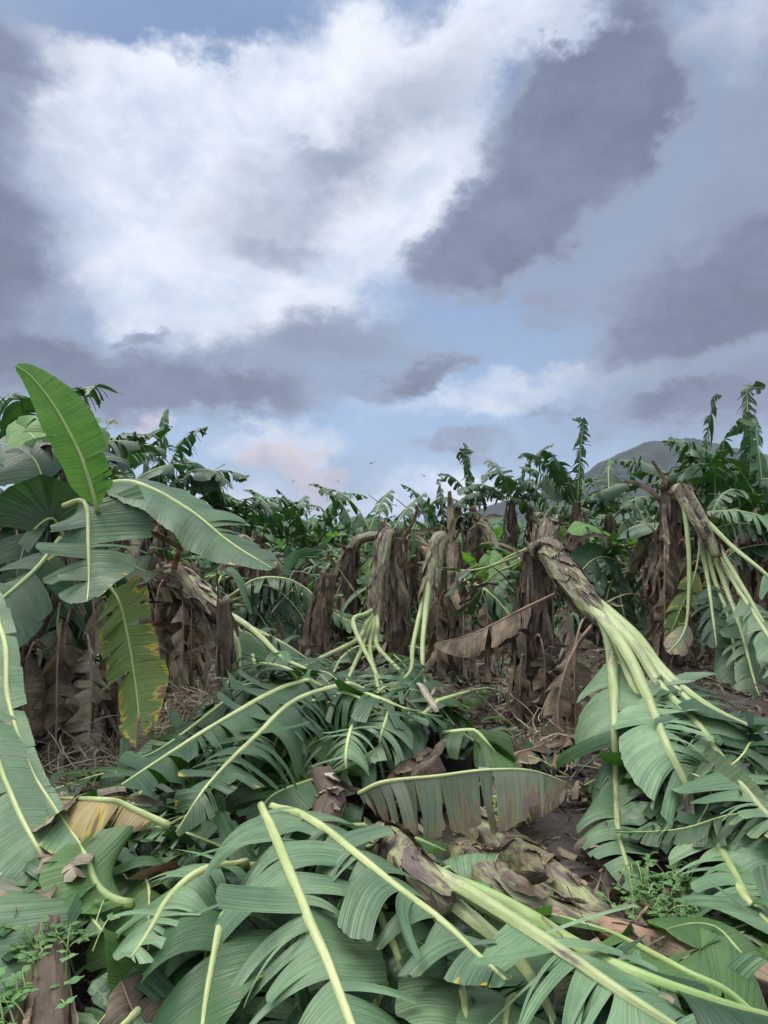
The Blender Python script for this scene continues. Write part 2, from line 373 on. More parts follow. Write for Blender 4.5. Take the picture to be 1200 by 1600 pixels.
def blade(g, p, u, w, t0=.18, up=(0, 0, 1), bend=2.0, tear=9, lift=0.0, lean=14, narrow=10, jit=.25, bjit=.6, curl=.8, rng=None, clamp=True, off=.006,
          du=.022, nv=8, sides=(1, 1), crum=0.0, sweep=.6, wid=(1, 1), miss=0.0, lenj=.1):
    Lt = u[-1]; T, N, S = frames(p, up)
    for si, side in enumerate((-1, 1)):
        if not sides[si]: continue
        ed = [t0]
        while ed[-1] < 1:
            ed.append(ed[-1] + max(.015, rng.exponential(.75 / tear)) / Lt * (1 if rng.random() > .12 else 3.0))
        ed[-1] = 1.0
        ts, qs, sid = [], [], []
        for k in range(len(ed) - 1):
            if rng.random() < miss: continue
            n = max(2, int((ed[k + 1] - ed[k]) * Lt / du) + 1)
            ts.append(np.linspace(ed[k], ed[k + 1], n)); qs.append(np.linspace(-1, 1, n)); sid.append(np.full(n, k))
        if not ts: continue
        cnt = [len(a) for a in ts]
        t = np.concatenate(ts); q = np.concatenate(qs); sid = np.concatenate(sid); ns = len(ed)
        ul = t * Lt
        it = lambda A: np.stack([np.interp(ul, u, A[:, k]) for k in range(3)], 1)
        b, TT, SS, NN = it(p), nz(it(T)), nz(it(S)), nz(it(N))
        smooth = lambda amp, f: amp * np.sin(t * Lt * f + rng.random() * 6.28)
        js = rng.normal(0, 1, ns)
        W = w * wid[si] * prof((t - t0) / (1 - t0)) * (1 + rng.normal(0, lenj, ns)[sid]) * (1 - .05 * q * q + rng.normal(0, .012, len(t))) + .004
        stripw = np.array([(ed[k + 1] - ed[k]) * Lt for k in range(ns - 1)] + [.1])[sid]
        nar = R(narrow * .45) * np.clip(stripw / .12, .25, 1.6)
        a = R(lean) + R(45) * np.clip((t - .8) / .2, 0, 1) ** 2 + (rng.normal(0, .10, ns))[sid] - q * nar + smooth(.06, 4)
        ph = lift + (js * jit)[sid] + smooth(.10, 5.0) + smooth(.03, 23.0)
        d = (SS * side * np.cos(a)[:, None] + TT * np.sin(a)[:, None]) * np.cos(ph)[:, None] + NN * np.sin(ph)[:, None]
        bd = bend * np.clip(1 + rng.normal(0, bjit, ns), .1, 3)[sid]
        cl = (rng.normal(0, curl, ns))[sid]; cs = (sweep + rng.normal(0, curl * .9, ns))[sid]
        cur = b.copy(); rows = [cur.copy()]; vv = [np.zeros(len(t))]
        for k in range(nv):
            ds = W / nv
            d = d + np.array([0, 0, -1.0]) * (bd * ds)[:, None] + NN * (cl * ds)[:, None] + TT * (cs * ds)[:, None]
            if crum:
                kk = max(2, len(t) // 3); xs = np.linspace(0, 1, len(t)); xk = np.linspace(0, 1, kk)
                d = d + np.stack([np.interp(xs, xk, rng.normal(0, crum, kk)) for _ in range(3)], 1)
            d = nz(d); nx = cur + d * ds[:, None]
            if clamp:
                hh = hat(nx[:, 0], nx[:, 1]) + off
                lowz = nx[:, 2] < hh
                z2 = np.where(lowz, np.minimum(hh, np.maximum(cur[:, 2], nx[:, 2]) + ds * .8), nx[:, 2])
                nx[:, 2] = z2
                d[:, 2] = np.where(lowz, d[:, 2] * .3, d[:, 2]); d = nz(d)
            cur = nx; rows.append(cur.copy()); vv.append(np.full(len(t), (k + 1) / nv))
        V = np.stack(rows, 1).reshape(-1, 3); v = np.stack(vv, 1)
        U = np.stack([np.broadcast_to(ul[:, None] + si * 5.3, v.shape), v * W[:, None]], -1).reshape(-1, 2)
        Rl = np.stack([np.broadcast_to(t[:, None], v.shape), v], -1).reshape(-1, 2)
        m = nv + 1; st = np.r_[0, np.cumsum(cnt)]; fs = []
        for k in range(len(cnt)):
            i, j = np.meshgrid(np.arange(st[k], st[k + 1] - 1), np.arange(nv), indexing='ij'); bb = (i * m + j).ravel()
            fs.append(np.stack([bb, bb + m, bb + m + 1, bb + 1] if side < 0 else [bb, bb + 1, bb + m + 1, bb + m], 1))
        g.add(V, np.concatenate(fs), U, Rl)
SEED = [100]
def rg():
    SEED[0] += 1; return np.random.default_rng(SEED[0])
def leaf(name, pts, w, mat='mid', rib='rib', parent=None, label=None, cat=None, group=None, rr=.013, stack=False, clamp=True, snap=False, bury=0.0, step=.025, nrib=8, ribp=(1.45, 1.15, .9, .65, .25), **kw):
    """one banana leaf: a torn blade with its midrib as a sub-part"""
    rng = kw.pop('rng', None) or rg()
    p, u = resample(pts, step)
    p[:, 2] -= bury * np.clip(1 - u / .22, 0, 1)
    if snap:
        h = hat(p[:, 0], p[:, 1], blurH(2)) + rr
        ker = np.ones(15) / 15; hs = np.convolve(np.pad(h, 7, mode='edge'), ker, 'valid')
        p[:, 2] = np.maximum(p[:, 2], hs - bury * np.clip(1 - u / .22, 0, 1))
        z = np.convolve(np.pad(p[:, 2], 3, mode='edge'), np.ones(7) / 7, 'valid'); p[:, 2] = z
        u = np.r_[0, np.cumsum(np.linalg.norm(np.diff(p, axis=0), axis=1))]
    g = Geo(); blade(g, p, u, w, rng=rng, clamp=clamp, **kw)
    loc = p[0] if parent is None else None
    o = g.build(name, M[mat], parent, loc)
    if label: tag(o, label, cat, group)
    elif group: tag(o, None, None, group)
    r = Geo(); tube(r, (p, u), [rr * k * .8 for k in ribp], nseg=nrib, bump=.05, rng=rng, up=kw.get('up', (0, 0, 1)))
    mr = mesh_obj('midrib', r.all() + 0, np.concatenate(r.F), M[rib], None, np.concatenate(r.U), np.concatenate(r.Rl), loc=root_loc(o))
    mr.location = (0, 0, 0); mr.parent = o
    if stack: raise_h(g.all()); raise_h(r.all())
    return o
def ribbons(g, st, d, wd, ln, wi, bend, rng, nseg=8, curl=.6, crum=.12, clamp=True, taper=.6, cup=.3, off=.004):
    n = len(st); d = nz(np.asarray(d, float)); wd = nz(np.asarray(wd, float)); cur = np.array(st, float)
    ln = np.broadcast_to(ln, (n,)); wi = np.broadcast_to(wi, (n,)); bend = np.broadcast_to(bend, (n,))
    c1 = rng.normal(0, curl, (n, 3)); rows = []; us = []
    for k in range(nseg + 1):
        f = k / nseg; ww = wi * max(.15, 1 - taper * abs(2 * f - .8) ** 1.5 * .7) * .5
        nn = nz(np.cross(d, wd))
        rows.append(np.stack([cur - wd * ww[:, None], cur + nn * (ww * cup)[:, None], cur + wd * ww[:, None]], 1))
        us.append(np.stack([np.stack([f0 * ww * 2, f * ln], -1) for f0 in (0, .5, 1)], 1))
        ds = ln / nseg
        d = nz(d + np.array([0, 0, -1.]) * (bend * ds)[:, None] + c1 * ds[:, None] + rng.normal(0, crum, (n, 3)))
        wd = nz(wd + rng.normal(0, crum * 1.3, (n, 3)) - d * np.sum(wd * d, 1, keepdims=True))
        nx = cur + d * ds[:, None]
        if clamp:
            hh = hat(nx[:, 0], nx[:, 1]) + off + rng.random(n) * .01
            low = nx[:, 2] < hh; nx[:, 2] = np.where(low, hh, nx[:, 2]); d[:, 2] = np.where(low, d[:, 2] * .1, d[:, 2])
            d = nz(d)
        cur = nx
    V = np.stack(rows, 1); m = (nseg + 1) * 3; U = np.stack(us, 1).reshape(n, m, 2)
    U = U + rng.random((n, 1, 2)) * 20
    U = U[..., ::1]
    V = V.reshape(n, m, 3)
    i, j = np.meshgrid(np.arange(nseg), np.arange(2), indexing='ij'); b = (i * 3 + j).ravel()
    q = np.stack([b, b + 1, b + 4, b + 3], 1)
    Fc = (q[None] + (np.arange(n) * m)[:, None, None]).reshape(-1, 4)
    g.add(V.reshape(-1, 3), Fc, U.reshape(-1, 2), np.full((n * m, 2), .3))
def patches(path, rad, n, rng, mat_lr=(.15, .5), ar=(.5, 1.4), tr=(0, .9), lift=.02):
    """old leaf sheaths still wrapped on a stem: ragged curved sheets just off its surface"""
    g = Geo(); p, u = resample(path, .02); T, N, S = frames(p, (.3, -1, .2)); Lt = u[-1]
    for _ in range(n):
        t0 = rng.uniform(*tr) * Lt; ln = rng.uniform(*mat_lr); a0 = rng.uniform(0, 6.283); aw = rng.uniform(*ar); m, k = 9, 7
        f = np.linspace(0, 1, m)[:, None]; v = np.linspace(-1, 1, k)[None]
        uu = np.clip(t0 + ln * f * (1 - .35 * v * v * rng.random()) + rng.normal(0, .012, (m, k)) * (f > .7), 0, Lt)
        an = a0 + aw * v * (1 - .45 * f ** 2) * .5 + rng.normal(0, .25) * f + rng.normal(0, .03, (m, k))
        it = lambda A: np.stack([np.interp(uu, u, A[:, c]) for c in range(3)], -1)
        r = np.interp(uu / Lt, np.linspace(0, 1, len(rad)), rad) * 1.03 + .004 + lift * (f ** 2) * rng.uniform(.2, 2.2) + lift * .6 * np.abs(v) ** 3 * rng.uniform(0, 1.5) + rng.normal(0, .0025, (m, k))
        V = it(p) + (it(S) * np.cos(an)[..., None] + it(N) * np.sin(an)[..., None]) * r[..., None]
        i, j = np.meshgrid(np.arange(m - 1), np.arange(k - 1), indexing='ij'); b = (i * k + j).ravel()
        U = np.stack([an * r, uu], -1) + rng.random(2) * 20
        g.add(V.reshape(-1, 3), np.stack([b, b + 1, b + k + 1, b + k], 1), U.reshape(-1, 2), np.full((m * k, 2), .3))
    return g
def sheath(path, rad, n, rng, down=True, lr=(.25, .8), wr=(.04, .11), tr=(.15, 1.0), spread=.25, curl=.8, crum=.10, bend=2.0):
    """papery dry sheath strips peeling from a stem"""
    g = Geo(); p, u = resample(path, .03); T, N, S = frames(p, (0.3, -1, .1))
    t = rng.uniform(*tr, n); a = rng.uniform(0, 6.283, n); ul = t * u[-1]
    it = lambda A: np.stack([np.interp(ul, u, A[:, k]) for k in range(3)], 1)
    r = np.interp(t, np.linspace(0, 1, len(rad)), rad) * 1.04
    out = it(S) * np.cos(a)[:, None] + it(N) * np.sin(a)[:, None]; TT = it(T)
    wd = np.cross(TT, out)
    ln = rng.uniform(*lr, n)
    sgn = np.where(rng.random(n) < (.85 if down else .3), -1, 1)
    d = TT * sgn[:, None] + out * np.abs(rng.normal(0, spread, n))[:, None]
    ribbons(g, it(p) + out * r[:, None], d, wd, ln, rng.uniform(*wr, n), bend, rng, curl=curl, crum=crum, nseg=8)
    return g
def arc(p0, az, elev, length, droop, n=14, wob=0.0, rng=None):
    """midrib path that leaves p0 at an elevation and bends down by droop (rad per m)"""
    p = [np.array(p0, float)]; e = elev; a = az; ds = length / n
    for k in range(n):
        p.append(p[-1] + ds * np.array([math.sin(a) * math.cos(e), math.cos(a) * math.cos(e), math.sin(e)]))
        e = max(e - droop * ds * (0.5 + 1.0 * k / n) * (math.cos(e) * .7 + .3), -1.5)
        if wob: a += rng.normal(0, wob)
    return p

# ------------------------------------------------------------------ ground
def build_ground():
    m, t, b, o = base_mat('soil')
    tc = t.new('ShaderNodeTexCoord'); v = tc.outputs['Object']
    a, _ = t.noise(v, 1.3, 6, .65); c, _ = t.noise(v, 18, 5, .7); e, _ = t.noise(v, 90, 3, .6)
    cc = t.mix(t.sstep(a, .35, .65), (.028, .021, .017), (.058, .044, .035))
    cc = t.mix(t.sstep(c, .5, .7), cc, (.10, .078, .060))
    gfar = t.new('ShaderNodeVectorMath', operation='LENGTH'); t.link(v, gfar.inputs[0])
    cc = t.mix(t.sstep(gfar.outputs['Value'], 12, 40), cc, (.035, .06, .022))
    t.link(cc, b.inputs['Base Color']); b.inputs['Roughness'].default_value = .85
    bm = t.new('ShaderNodeBump'); bm.inputs['Distance'].default_value = .03; bm.inputs['Strength'].default_value = .9
    t.link(t.math('ADD', c, t.math('MULTIPLY', e, .5)), bm.inputs['Height']); t.link(bm.outputs[0], b.inputs['Normal'])
    xs = np.r_[-1650, -1200, -600, -250, -100, -50, -25, -14, np.arange(-8, 8.01, .08), 14, 25, 50, 100, 250, 600, 1200, 1650]
    ys = np.r_[-250, -100, -30, -8, -2, np.arange(0, 14.01, .08), 18, 25, 35, 50, 80, 140, 260, 500, 1000, 1500, 1850]
    X, Y = np.meshgrid(xs, ys, indexing='ij'); Z = soil_h(X, Y) + np.random.default_rng(1).normal(0, .008, X.shape)
    far = (np.abs(X) > 9) | (Y > 15); Z = np.where(far, 0, Z)
    V = np.stack([X, Y, Z], -1).reshape(-1, 3); n, k = X.shape
    i, j = np.meshgrid(np.arange(n - 1), np.arange(k - 1), indexing='ij'); q = (i * k + j).ravel()
    tag(mesh_obj('ground', V, np.stack([q, q + k, q + k + 1, q + 1], 1), m), kind='structure')
build_ground()

def build_hill():
    m, t, b, o = base_mat('hill_forest')
    tc = t.new('ShaderNodeTexCoord'); v = tc.outputs['Object']
    a, _ = t.noise(v, .02, 5, .6); c, _ = t.noise(v, .12, 5, .7)
    cc = t.mix(t.sstep(a, .35, .65), (.010, .020, .020), (.020, .034, .030)); cc = t.mix(t.sstep(c, .55, .7), cc, (.034, .050, .038))
    t.link(cc, b.inputs['Base Color']); b.inputs['Roughness'].default_value = .9
    D0 = 1300.
    prof_px = [(560, 850), (640, 838), (700, 822), (760, 800), (820, 782), (870, 768), (905, 752), (940, 728), (965, 712), (990, 699), (1015, 692), (1040, 689), (1065, 692), (1085, 700), (1110, 702), (1135, 708), (1160, 722), (1200, 735), (1300, 770), (1450, 850)]
    px = np.array([a for a, _ in prof_px], float); py = np.array([c for _, c in prof_px], float)
    xs = np.linspace(0, 1100, 360); ys = np.linspace(D0 - 480, D0 + 420, 240)
    ridge = np.interp(xs, (px - 600) / F * D0, (HOR - py) / F * D0 + 1.65)
    X, Y = np.meshgrid(xs, ys, indexing='ij'); s = np.clip(1 - np.abs(Y - D0) / np.where(Y < D0, 480, 420), 0, 1)
    Z = ridge[:, None] * (s * s * (3 - 2 * s)) ** .8
    rng = np.random.default_rng(5)
    for f, am in ((.02, 5), (.05, 3), (.11, 1.6)):
        for _ in range(4):
            k = rng.normal(0, f, 2); Z += am * .5 * np.sin(X * k[0] + Y * k[1] + rng.random() * 6) * np.clip(ridge[:, None] / 40, 0, 1) * s
    Z += rng.random(Z.shape) * 3.6 * (Z > 4) - 3 * (s <= .01)
    V = np.stack([X, Y, Z], -1).reshape(-1, 3); n, k = X.shape
    i, j = np.meshgrid(np.arange(n - 1), np.arange(k - 1), indexing='ij'); q = (i * k + j).ravel()
    tag(mesh_obj('hill', V, np.stack([q, q + k, q + k + 1, q + 1], 1), m), kind='structure')
build_hill()

# ================================================================== litter under everything
def build_litter():
    rng = np.random.default_rng(11); g = Geo()
    n = 5200; x = rng.uniform(-5, 5, n); y = rng.uniform(1.2, 9.5, n)
    a = rng.uniform(0, 6.28, n); st = np.stack([x, y, hat(x, y) * .6 + .02 + rng.random(n) * .06], 1)
    # litter lies on the soil, not on the pile
    st[:, 2] = soil_h(x, y) + .02 + rng.random(n) * .07
    d = np.stack([np.cos(a), np.sin(a), rng.normal(0, .25, n)], 1); wd = np.stack([-np.sin(a), np.cos(a), rng.normal(0, .5, n)], 1)
    global H; keep = H; H = soil_h(XX, YY) + .01
    ribbons(g, st, d, wd, rng.uniform(.08, .42, n), rng.uniform(.008, .055, n), 2.5, rng, curl=2.5, crum=.30, nseg=8)
    H = keep
    tag(g.build('leaf_litter', M['dryb']), 'brown dry leaf scraps strewn over the dark soil', 'leaf litter', kind='stuff')
build_litter()
def build_grass():
    rng = np.random.default_rng(12); g = Geo()
    n = 9000; x = rng.uniform(-14, 14, n); y = rng.uniform(6.5, 22, n)
    ok = (np.abs(x) < .6 * y + 1) & (np.sin(x * 1.7 + 1) * np.cos(y * 1.3) + rng.normal(0, .35, n) > -.1); x, y = x[ok], y[ok]; n = len(x)
    a = rng.uniform(0, 6.28, n); st = np.stack([x, y, soil_h(x, y)], 1)
    d = np.stack([np.cos(a) * .45, np.sin(a) * .45, np.ones(n)], 1); wd = np.stack([-np.sin(a), np.cos(a), np.zeros(n)], 1)
    ribbons(g, st, d, wd, rng.uniform(.12, .5, n), rng.uniform(.008, .022, n), 3.0, rng, curl=1.5, crum=.06, nseg=4, clamp=False)
    tag(g.build('grass', M['far']), 'green grass growing between the banana stumps', 'grass', kind='stuff')
    g = Geo()
    for (px, py, z, nn, sp) in [(300, 1120, 0, 900, .30), (270, 1080, 0, 600, .3), (340, 1130, 0, 500, .25), (880, 1120, 0, 500, .35), (860, 1185, 0, 300, .3), (120, 1230, 0, 900, .3), (160, 1260, 0, 400, .25), (1010, 1000, 0, 300, .4), (470, 1000, 0, 500, .5)]:
        r = ray(px, py); D = 1.65 / -r[2] * r[1]; c = CAM + r / r[1] * D
        x = c[0] + rng.normal(0, sp, nn); y = c[1] + rng.normal(0, sp, nn); a = rng.uniform(0, 6.28, nn)
        hh = .35 * np.exp(-((x - c[0]) ** 2 + (y - c[1]) ** 2) / (sp * 1.2) ** 2) * rng.random(nn)
        st = np.stack([x, y, soil_h(x, y) + hh], 1); d = np.stack([np.cos(a), np.sin(a), rng.normal(.1, .6, nn)], 1)
        wd = np.stack([-np.sin(a), np.cos(a), rng.normal(0, .5, nn)], 1)
        ribbons(g, st, d, wd, rng.uniform(.12, .45, nn), rng.uniform(.004, .012, nn), 3, rng, curl=4, crum=.12, nseg=6)
    tag(g.build('dead_grass', M['dryg']), 'tangled dead grass and roots around the trunk bases', 'dead grass', kind='stuff')
build_grass()

# ================================================================== plant builders
def stump(root, base, top, r0, r1, ns, mat='trd', smat='dryb', lean=(0, 0), name='stump', **kw):
    rng = rg(); b = np.array(base, float); t = np.array(top, float); mid = (b + t) / 2 + np.array([rng.normal(0, .03), rng.normal(0, .03), 0])
    g = Geo(); pth = [b - np.array([0, 0, .1]), mid, t]
    tube(g, pth, [r0 * 1.15, r0, (r0 + r1) / 2, r1, r1 * .9], up=(.3, -1, .1), nseg=18, bump=.10, rng=rng, step=.04)
    o = g.build(name, M[mat], root)
    s = sheath(pth, [r0 * 1.15, r0, r1], ns, rng, **kw)
    pp = patches(pth, [r0 * 1.15, r0, r1], max(8, ns // 3), rng, mat_lr=(.3, .8)); s.add(pp.all(), np.concatenate(pp.F), np.concatenate(pp.U), np.concatenate(pp.Rl)); s.build('dry_sheath', M[smat], root)
    return o
def fold(root, pts, rad, mat='trg', ns=26, smat='dryb', lr=(.1, .35), name='trunk', wr=(.02, .07)):
    rng = rg(); g = Geo()
    tube(g, pts, rad, up=(.3, -1, .3), nseg=18, bump=.06, rng=rng, step=.03)
    o = g.build(name, M[mat], root)
    if ns:
        s = sheath(pts, rad, ns // 2, rng, down=False, lr=lr, wr=wr, tr=(.0, .9), spread=.12, curl=.8, crum=.07, bend=1.5)
        pp = patches(pts, rad, max(6, int(ns * .45)), rng, mat_lr=(.10, .38), tr=(0, .85), lift=.012); s.add(pp.all(), np.concatenate(pp.F), np.concatenate(pp.U), np.concatenate(pp.Rl))
        s.build('dry_sheath', M[smat], root)
        fr = patches(pts, [r * .985 for r in rad], 9, rng, mat_lr=(.25, .6), ar=(1.2, 2.6), tr=(0, .6), lift=.008); fr.build('green_sheath', M['trg'], root)
    return o
def frayed(root, at, r, n, length, mat='dryb', name='frayed_fibres'):
    rng = rg(); g = Geo(); a = rng.uniform(0, 6.283, n); at = np.array(at, float)
    st = at + np.stack([np.cos(a), np.sin(a), np.zeros(n)], 1) * r * rng.uniform(.3, 1, (n, 1))
    d = np.stack([np.cos(a) * .35, np.sin(a) * .35, np.ones(n)], 1); wd = np.stack([-np.sin(a), np.cos(a), np.zeros(n)], 1)
    ribbons(g, st, d, wd, rng.uniform(.4, 1, n) * length, rng.uniform(.02, .06, n), 3.0, rng, curl=2, crum=.10, nseg=6)
    g.build(name, M[mat], root)
def hang(root, p0, az, out, down, w, mat='dryg', rib='ribd', **kw):
    """dead leaf that hangs down from p0"""
    p0 = np.array(p0, float); dx = np.array([math.sin(az), math.cos(az), 0])
    pts = [p0, p0 + dx * out * .5 + np.array([0, 0, .05]), p0 + dx * out + np.array([0, 0, -.15 * down]), p0 + dx * (out * 1.05) + np.array([0, 0, -.6 * down]), p0 + dx * out * .95 + np.array([0, 0, -down])]
    w = w * .8; a = dict(t0=.2, bend=3, tear=11, lift=-.9, jit=.45, curl=3, crum=.13, narrow=14, rr=.008, lenj=.25, up=tuple(dx + np.array([0, 0, .2])))
    a.update(kw); a['crum'] = max(a['crum'], .13)
    return leaf('dry_leaf' if mat.startswith('dry') else 'leaf', pts, w, mat, rib, root, **a)

def standing(loc, ztop, rng, label=None, group=None, feather=3, drape=5, dead=3, tw=.11, lo=False, mat='deep', face=None, name='banana_plant', cat='banana plant', fl=1.6):
    """standing storm-ragged banana plant: torn upright leaves over drooping ones"""
    root = empty(name, loc, label, cat, group); loc = np.array(loc, float)
    h = ztop - loc[2]; th = max(.9, h - (fl * .95 if feather > 1 else .95))
    top = loc + np.array([rng.normal(0, .12), rng.normal(0, .12), th]); k = .6 if lo else 1
    stump(root, loc, top, tw * 1.25, tw * .8, int(40 * k), mat='trd', lr=(.3, .8), wr=(.03, .08), name='trunk')
    q = dict(du=.035 if lo else .026, nv=6 if lo else 8, clamp=False)
    for i in range(min(feather, 2)):
        L0 = fl * (1.0 if i == 0 else rng.uniform(.6, .95)); pts = arc(top - [0, 0, .2], rng.uniform(0, 6.28), R(rng.uniform(78, 88) if i == 0 else rng.uniform(60, 80)), L0 + .3, rng.uniform(.10, .22) if i == 0 else rng.uniform(.4, .9), wob=.09, rng=rng)
        pts[-2] = pts[-2] + np.array([rng.normal(0, .05), 0, -.02]); pts[-1] = pts[-1] + np.array([rng.normal(0, .14), 0, -.12])
        leaf('leaf', pts, rng.uniform(.17, .25), mat, 'ribg', root, rng=rng, t0=.10, tear=22, narrow=6, lean=4, jit=.30, bend=10, bjit=.5, curl=2, miss=.03, lenj=.35, crum=.03, sweep=-1.5, rr=.014, up=(rng.normal(0, .3), -1, .1), **q)
    for i in range(drape + max(feather - 2, 0)):
        az = (1.57 if i % 2 else -1.57) + rng.normal(0, .75)
        pts = arc(top - [0, 0, .15], az, R(rng.uniform(34, 82)), rng.uniform(1.4, 2.1), rng.uniform(.7, 1.4), wob=.04, rng=rng)
        leaf('leaf', pts, rng.uniform(.28, .38), rng.choice([mat, 'mid', mat]), 'ribg', root, rng=rng, t0=.14, tear=15, narrow=8, lean=14, jit=.2, bend=5.5, curl=.9, miss=.03, lenj=.15, rr=.016, **q)
    for i in range(dead):
        hang(root, top - [0, 0, rng.uniform(.1, .5)], rng.uniform(0, 6.28), rng.uniform(.12, .35), rng.uniform(.6, 1.1), rng.uniform(.10, .16), mat=rng.choice(['dryg', 'dryb']), rng=rng, tear=14, **q)
    return root
def broken(loc, h, rng, label=None, group=None, az=0.0, nleaf=4, lo=True, dead=3, name='snapped_banana_plant', cat='snapped banana plant'):
    root = empty(name, loc, label, cat, group); loc = np.array(loc, float)
    top = loc + np.array([rng.normal(0, .08), rng.normal(0, .08), h])
    stump(root, loc, top, .13, .10, 34, lr=(.2, .7))
    frayed(root, top - [0, 0, .05], .09, 12, .3)
    dx = np.array([math.sin(az), math.cos(az), 0])
    e = top + dx * .55 + [0, 0, -.5]
    fold(root, [top + [0, 0, -.06], top + dx * .16 + [0, 0, .04], top + dx * .36 + [0, 0, -.2], e], [.10, .10, .085, .07], ns=10)
    q = dict(du=.035, nv=5, clamp=False) if lo else {}
    for i in range(nleaf):
        a = az + rng.normal(0, .45); d2 = np.array([math.sin(a), math.cos(a), 0]); k = rng.uniform(.8, 1.2)
        pts = [e - dx * .1 + [0, 0, .08], e + d2 * .35 * k + [0, 0, -.1], e + d2 * .8 * k + [0, 0, -.35], e + d2 * 1.3 * k + [0, 0, -max(.3, e[2] - loc[2] - .25)], e + d2 * 1.7 * k + [0, 0, -(e[2] - loc[2] - .12)]]
        leaf('leaf', pts, rng.uniform(.24, .3), rng.choice(['mid', 'deep', 'glauc']), 'rib', root, rng=rng, t0=.25, tear=14, bend=5, jit=.25, rr=.017, lean=18, **q)
    for i in range(dead):
        hang(root, top - [0, 0, rng.uniform(.0, .4)], rng.uniform(0, 6.28), rng.uniform(.12, .3), rng.uniform(.5, .9), rng.uniform(.09, .15), mat=rng.choice(['dryg', 'dryb']), rng=rng, tear=14, **q)
    return root
def sucker(loc, h, rng, label=None, group=None, n=5, mat='fresh', name='banana_sucker', cat='young banana plant'):
    root = empty(name, loc, label, cat, group); loc = np.array(loc, float)
    g = Geo(); tube(g, [loc - [0, 0, .05], loc + [.02, 0, h * .25], loc + [0, .02, h * .5]], [.06, .045, .03], nseg=10, up=(0, -1, .1)); g.build('stem', M['trg'], root)
    for i in range(n):
        pts = arc(loc + [0, 0, h * .35], rng.uniform(0, 6.28), R(rng.uniform(55, 84)), h * rng.uniform(.5, .7), rng.uniform(.4, 1.4), rng=rng)
        leaf('leaf', pts, rng.uniform(.12, .18) * h / 1.3, mat, 'ribg', root, rng=rng, t0=.25, tear=4, bend=1.5, lift=.3, rr=.008, clamp=False, du=.04, nv=5)
    return root
def copy_tree(o, parent=None, first=True):
    c = o.copy(); col.objects.link(c); c.parent = parent
    for ch in o.children: copy_tree(ch, c, False)
    return c

# ================================================================== far plantation (uncountable)
def build_far():
    rng = np.random.default_rng(21); g = Geo(); gd = Geo()
    n = 1500; D = 26 + 110 * rng.random(n) ** 1.5; x = rng.uniform(-.62, .62, n) * D * 1.05
    h = rng.uniform(1.75, 2.65, n) + np.clip((D - 60) / 100, 0, 1)
    h = np.where((x / D < -.3), h + .6, h); h = np.where(x / D > .2, h + .3, h)
    nl = 10; nseg = 7
    X = np.repeat(x, nl); Y = np.repeat(D, nl); Hh = np.repeat(h, nl); m = len(X)
    az = rng.uniform(0, 6.28, m); el = R(1) * rng.uniform(5, 72, m); ln = rng.uniform(1.1, 1.9, m)
    cur = np.stack([X, Y, Hh - ln * .75 * np.sin(el) - rng.random(m) * .5], 1)
    d = np.stack([np.sin(az) * np.cos(el), np.cos(az) * np.cos(el), np.sin(el)], 1); sd = np.stack([np.cos(az), -np.sin(az), np.zeros(m)], 1)
    rows = []
    for k in range(nseg + 1):
        w = (.12 + .20 * math.sin(math.pi * min(1, (k + .8) / nseg))) * rng.uniform(.45, 1.15, m) * (1 if k < nseg else .2)
        rows.append(np.stack([cur - sd * w[:, None] - [0, 0, .14] * (w[:, None] > 0), cur, cur + sd * w[:, None] - [0, 0, .14]], 1))
        d = nz(d + [0, 0, -.28]); cur = cur + d * (ln / nseg)[:, None]
    V = np.stack(rows, 1).reshape(m, -1, 3); mm = V.shape[1]
    i, j = np.meshgrid(np.arange(nseg), np.arange(2), indexing='ij'); b = (i * 3 + j).ravel(); q = np.stack([b, b + 1, b + 4, b + 3], 1)
    keep = rng.random((m, len(q))) > .06
    Fc = (q[None] + (np.arange(m) * mm)[:, None, None])[keep]
    U = np.broadcast_to(np.stack([np.repeat(np.arange(nseg + 1) * .2, 3), np.tile([.25, 0, .25], nseg + 1)], -1)[None], (m, mm, 2)) + rng.random((m, 1, 2)) * 9
    g.add(V.reshape(-1, 3), Fc, U.reshape(-1, 2), np.tile(np.stack([np.repeat(np.linspace(0, 1, nseg + 1), 3), np.tile([1., 0, 1.], nseg + 1)], -1), (m, 1)))
    tag(g.build('banana_field', M['far']), 'dense mass of green banana leaves filling the far plantation', 'banana field', kind='stuff')
    # undergrowth of the near rows: low green clumps and dead leaves
    for nm, mat, n, lab in (('undergrowth', 'far', 8000, 'low green leaves filling the gaps between the middle rows'), ('dead_leaves', 'dryb', 3200, 'brown dead leaves hanging and lying between the middle rows')):
        g = Geo(); D = 9.5 + 20 * rng.random(n) ** .8; x = rng.uniform(-.62, .62, n) * D * 1.05; z = rng.random(n) ** 1.5 * (1.15 if mat == 'far' else 1.25)
        a = rng.uniform(0, 6.28, n); st = np.stack([x, D, z + .05], 1); e = rng.normal(.5 if mat == 'far' else -.5, .5, n)
        dd = np.stack([np.cos(a), np.sin(a), e], 1); wd = np.stack([-np.sin(a), np.cos(a), rng.normal(0, .3, n)], 1)
        ribbons(g, st, dd, wd, rng.uniform(.25, .8, n), rng.uniform(.03, .16, n) * (1 if mat == 'far' else .6), 2.5, rng, curl=1.2, crum=.10, nseg=6, clamp=False)
        tag(g.build(nm, M[mat]), lab, nm.replace('_', ' '), kind='stuff')
build_far()

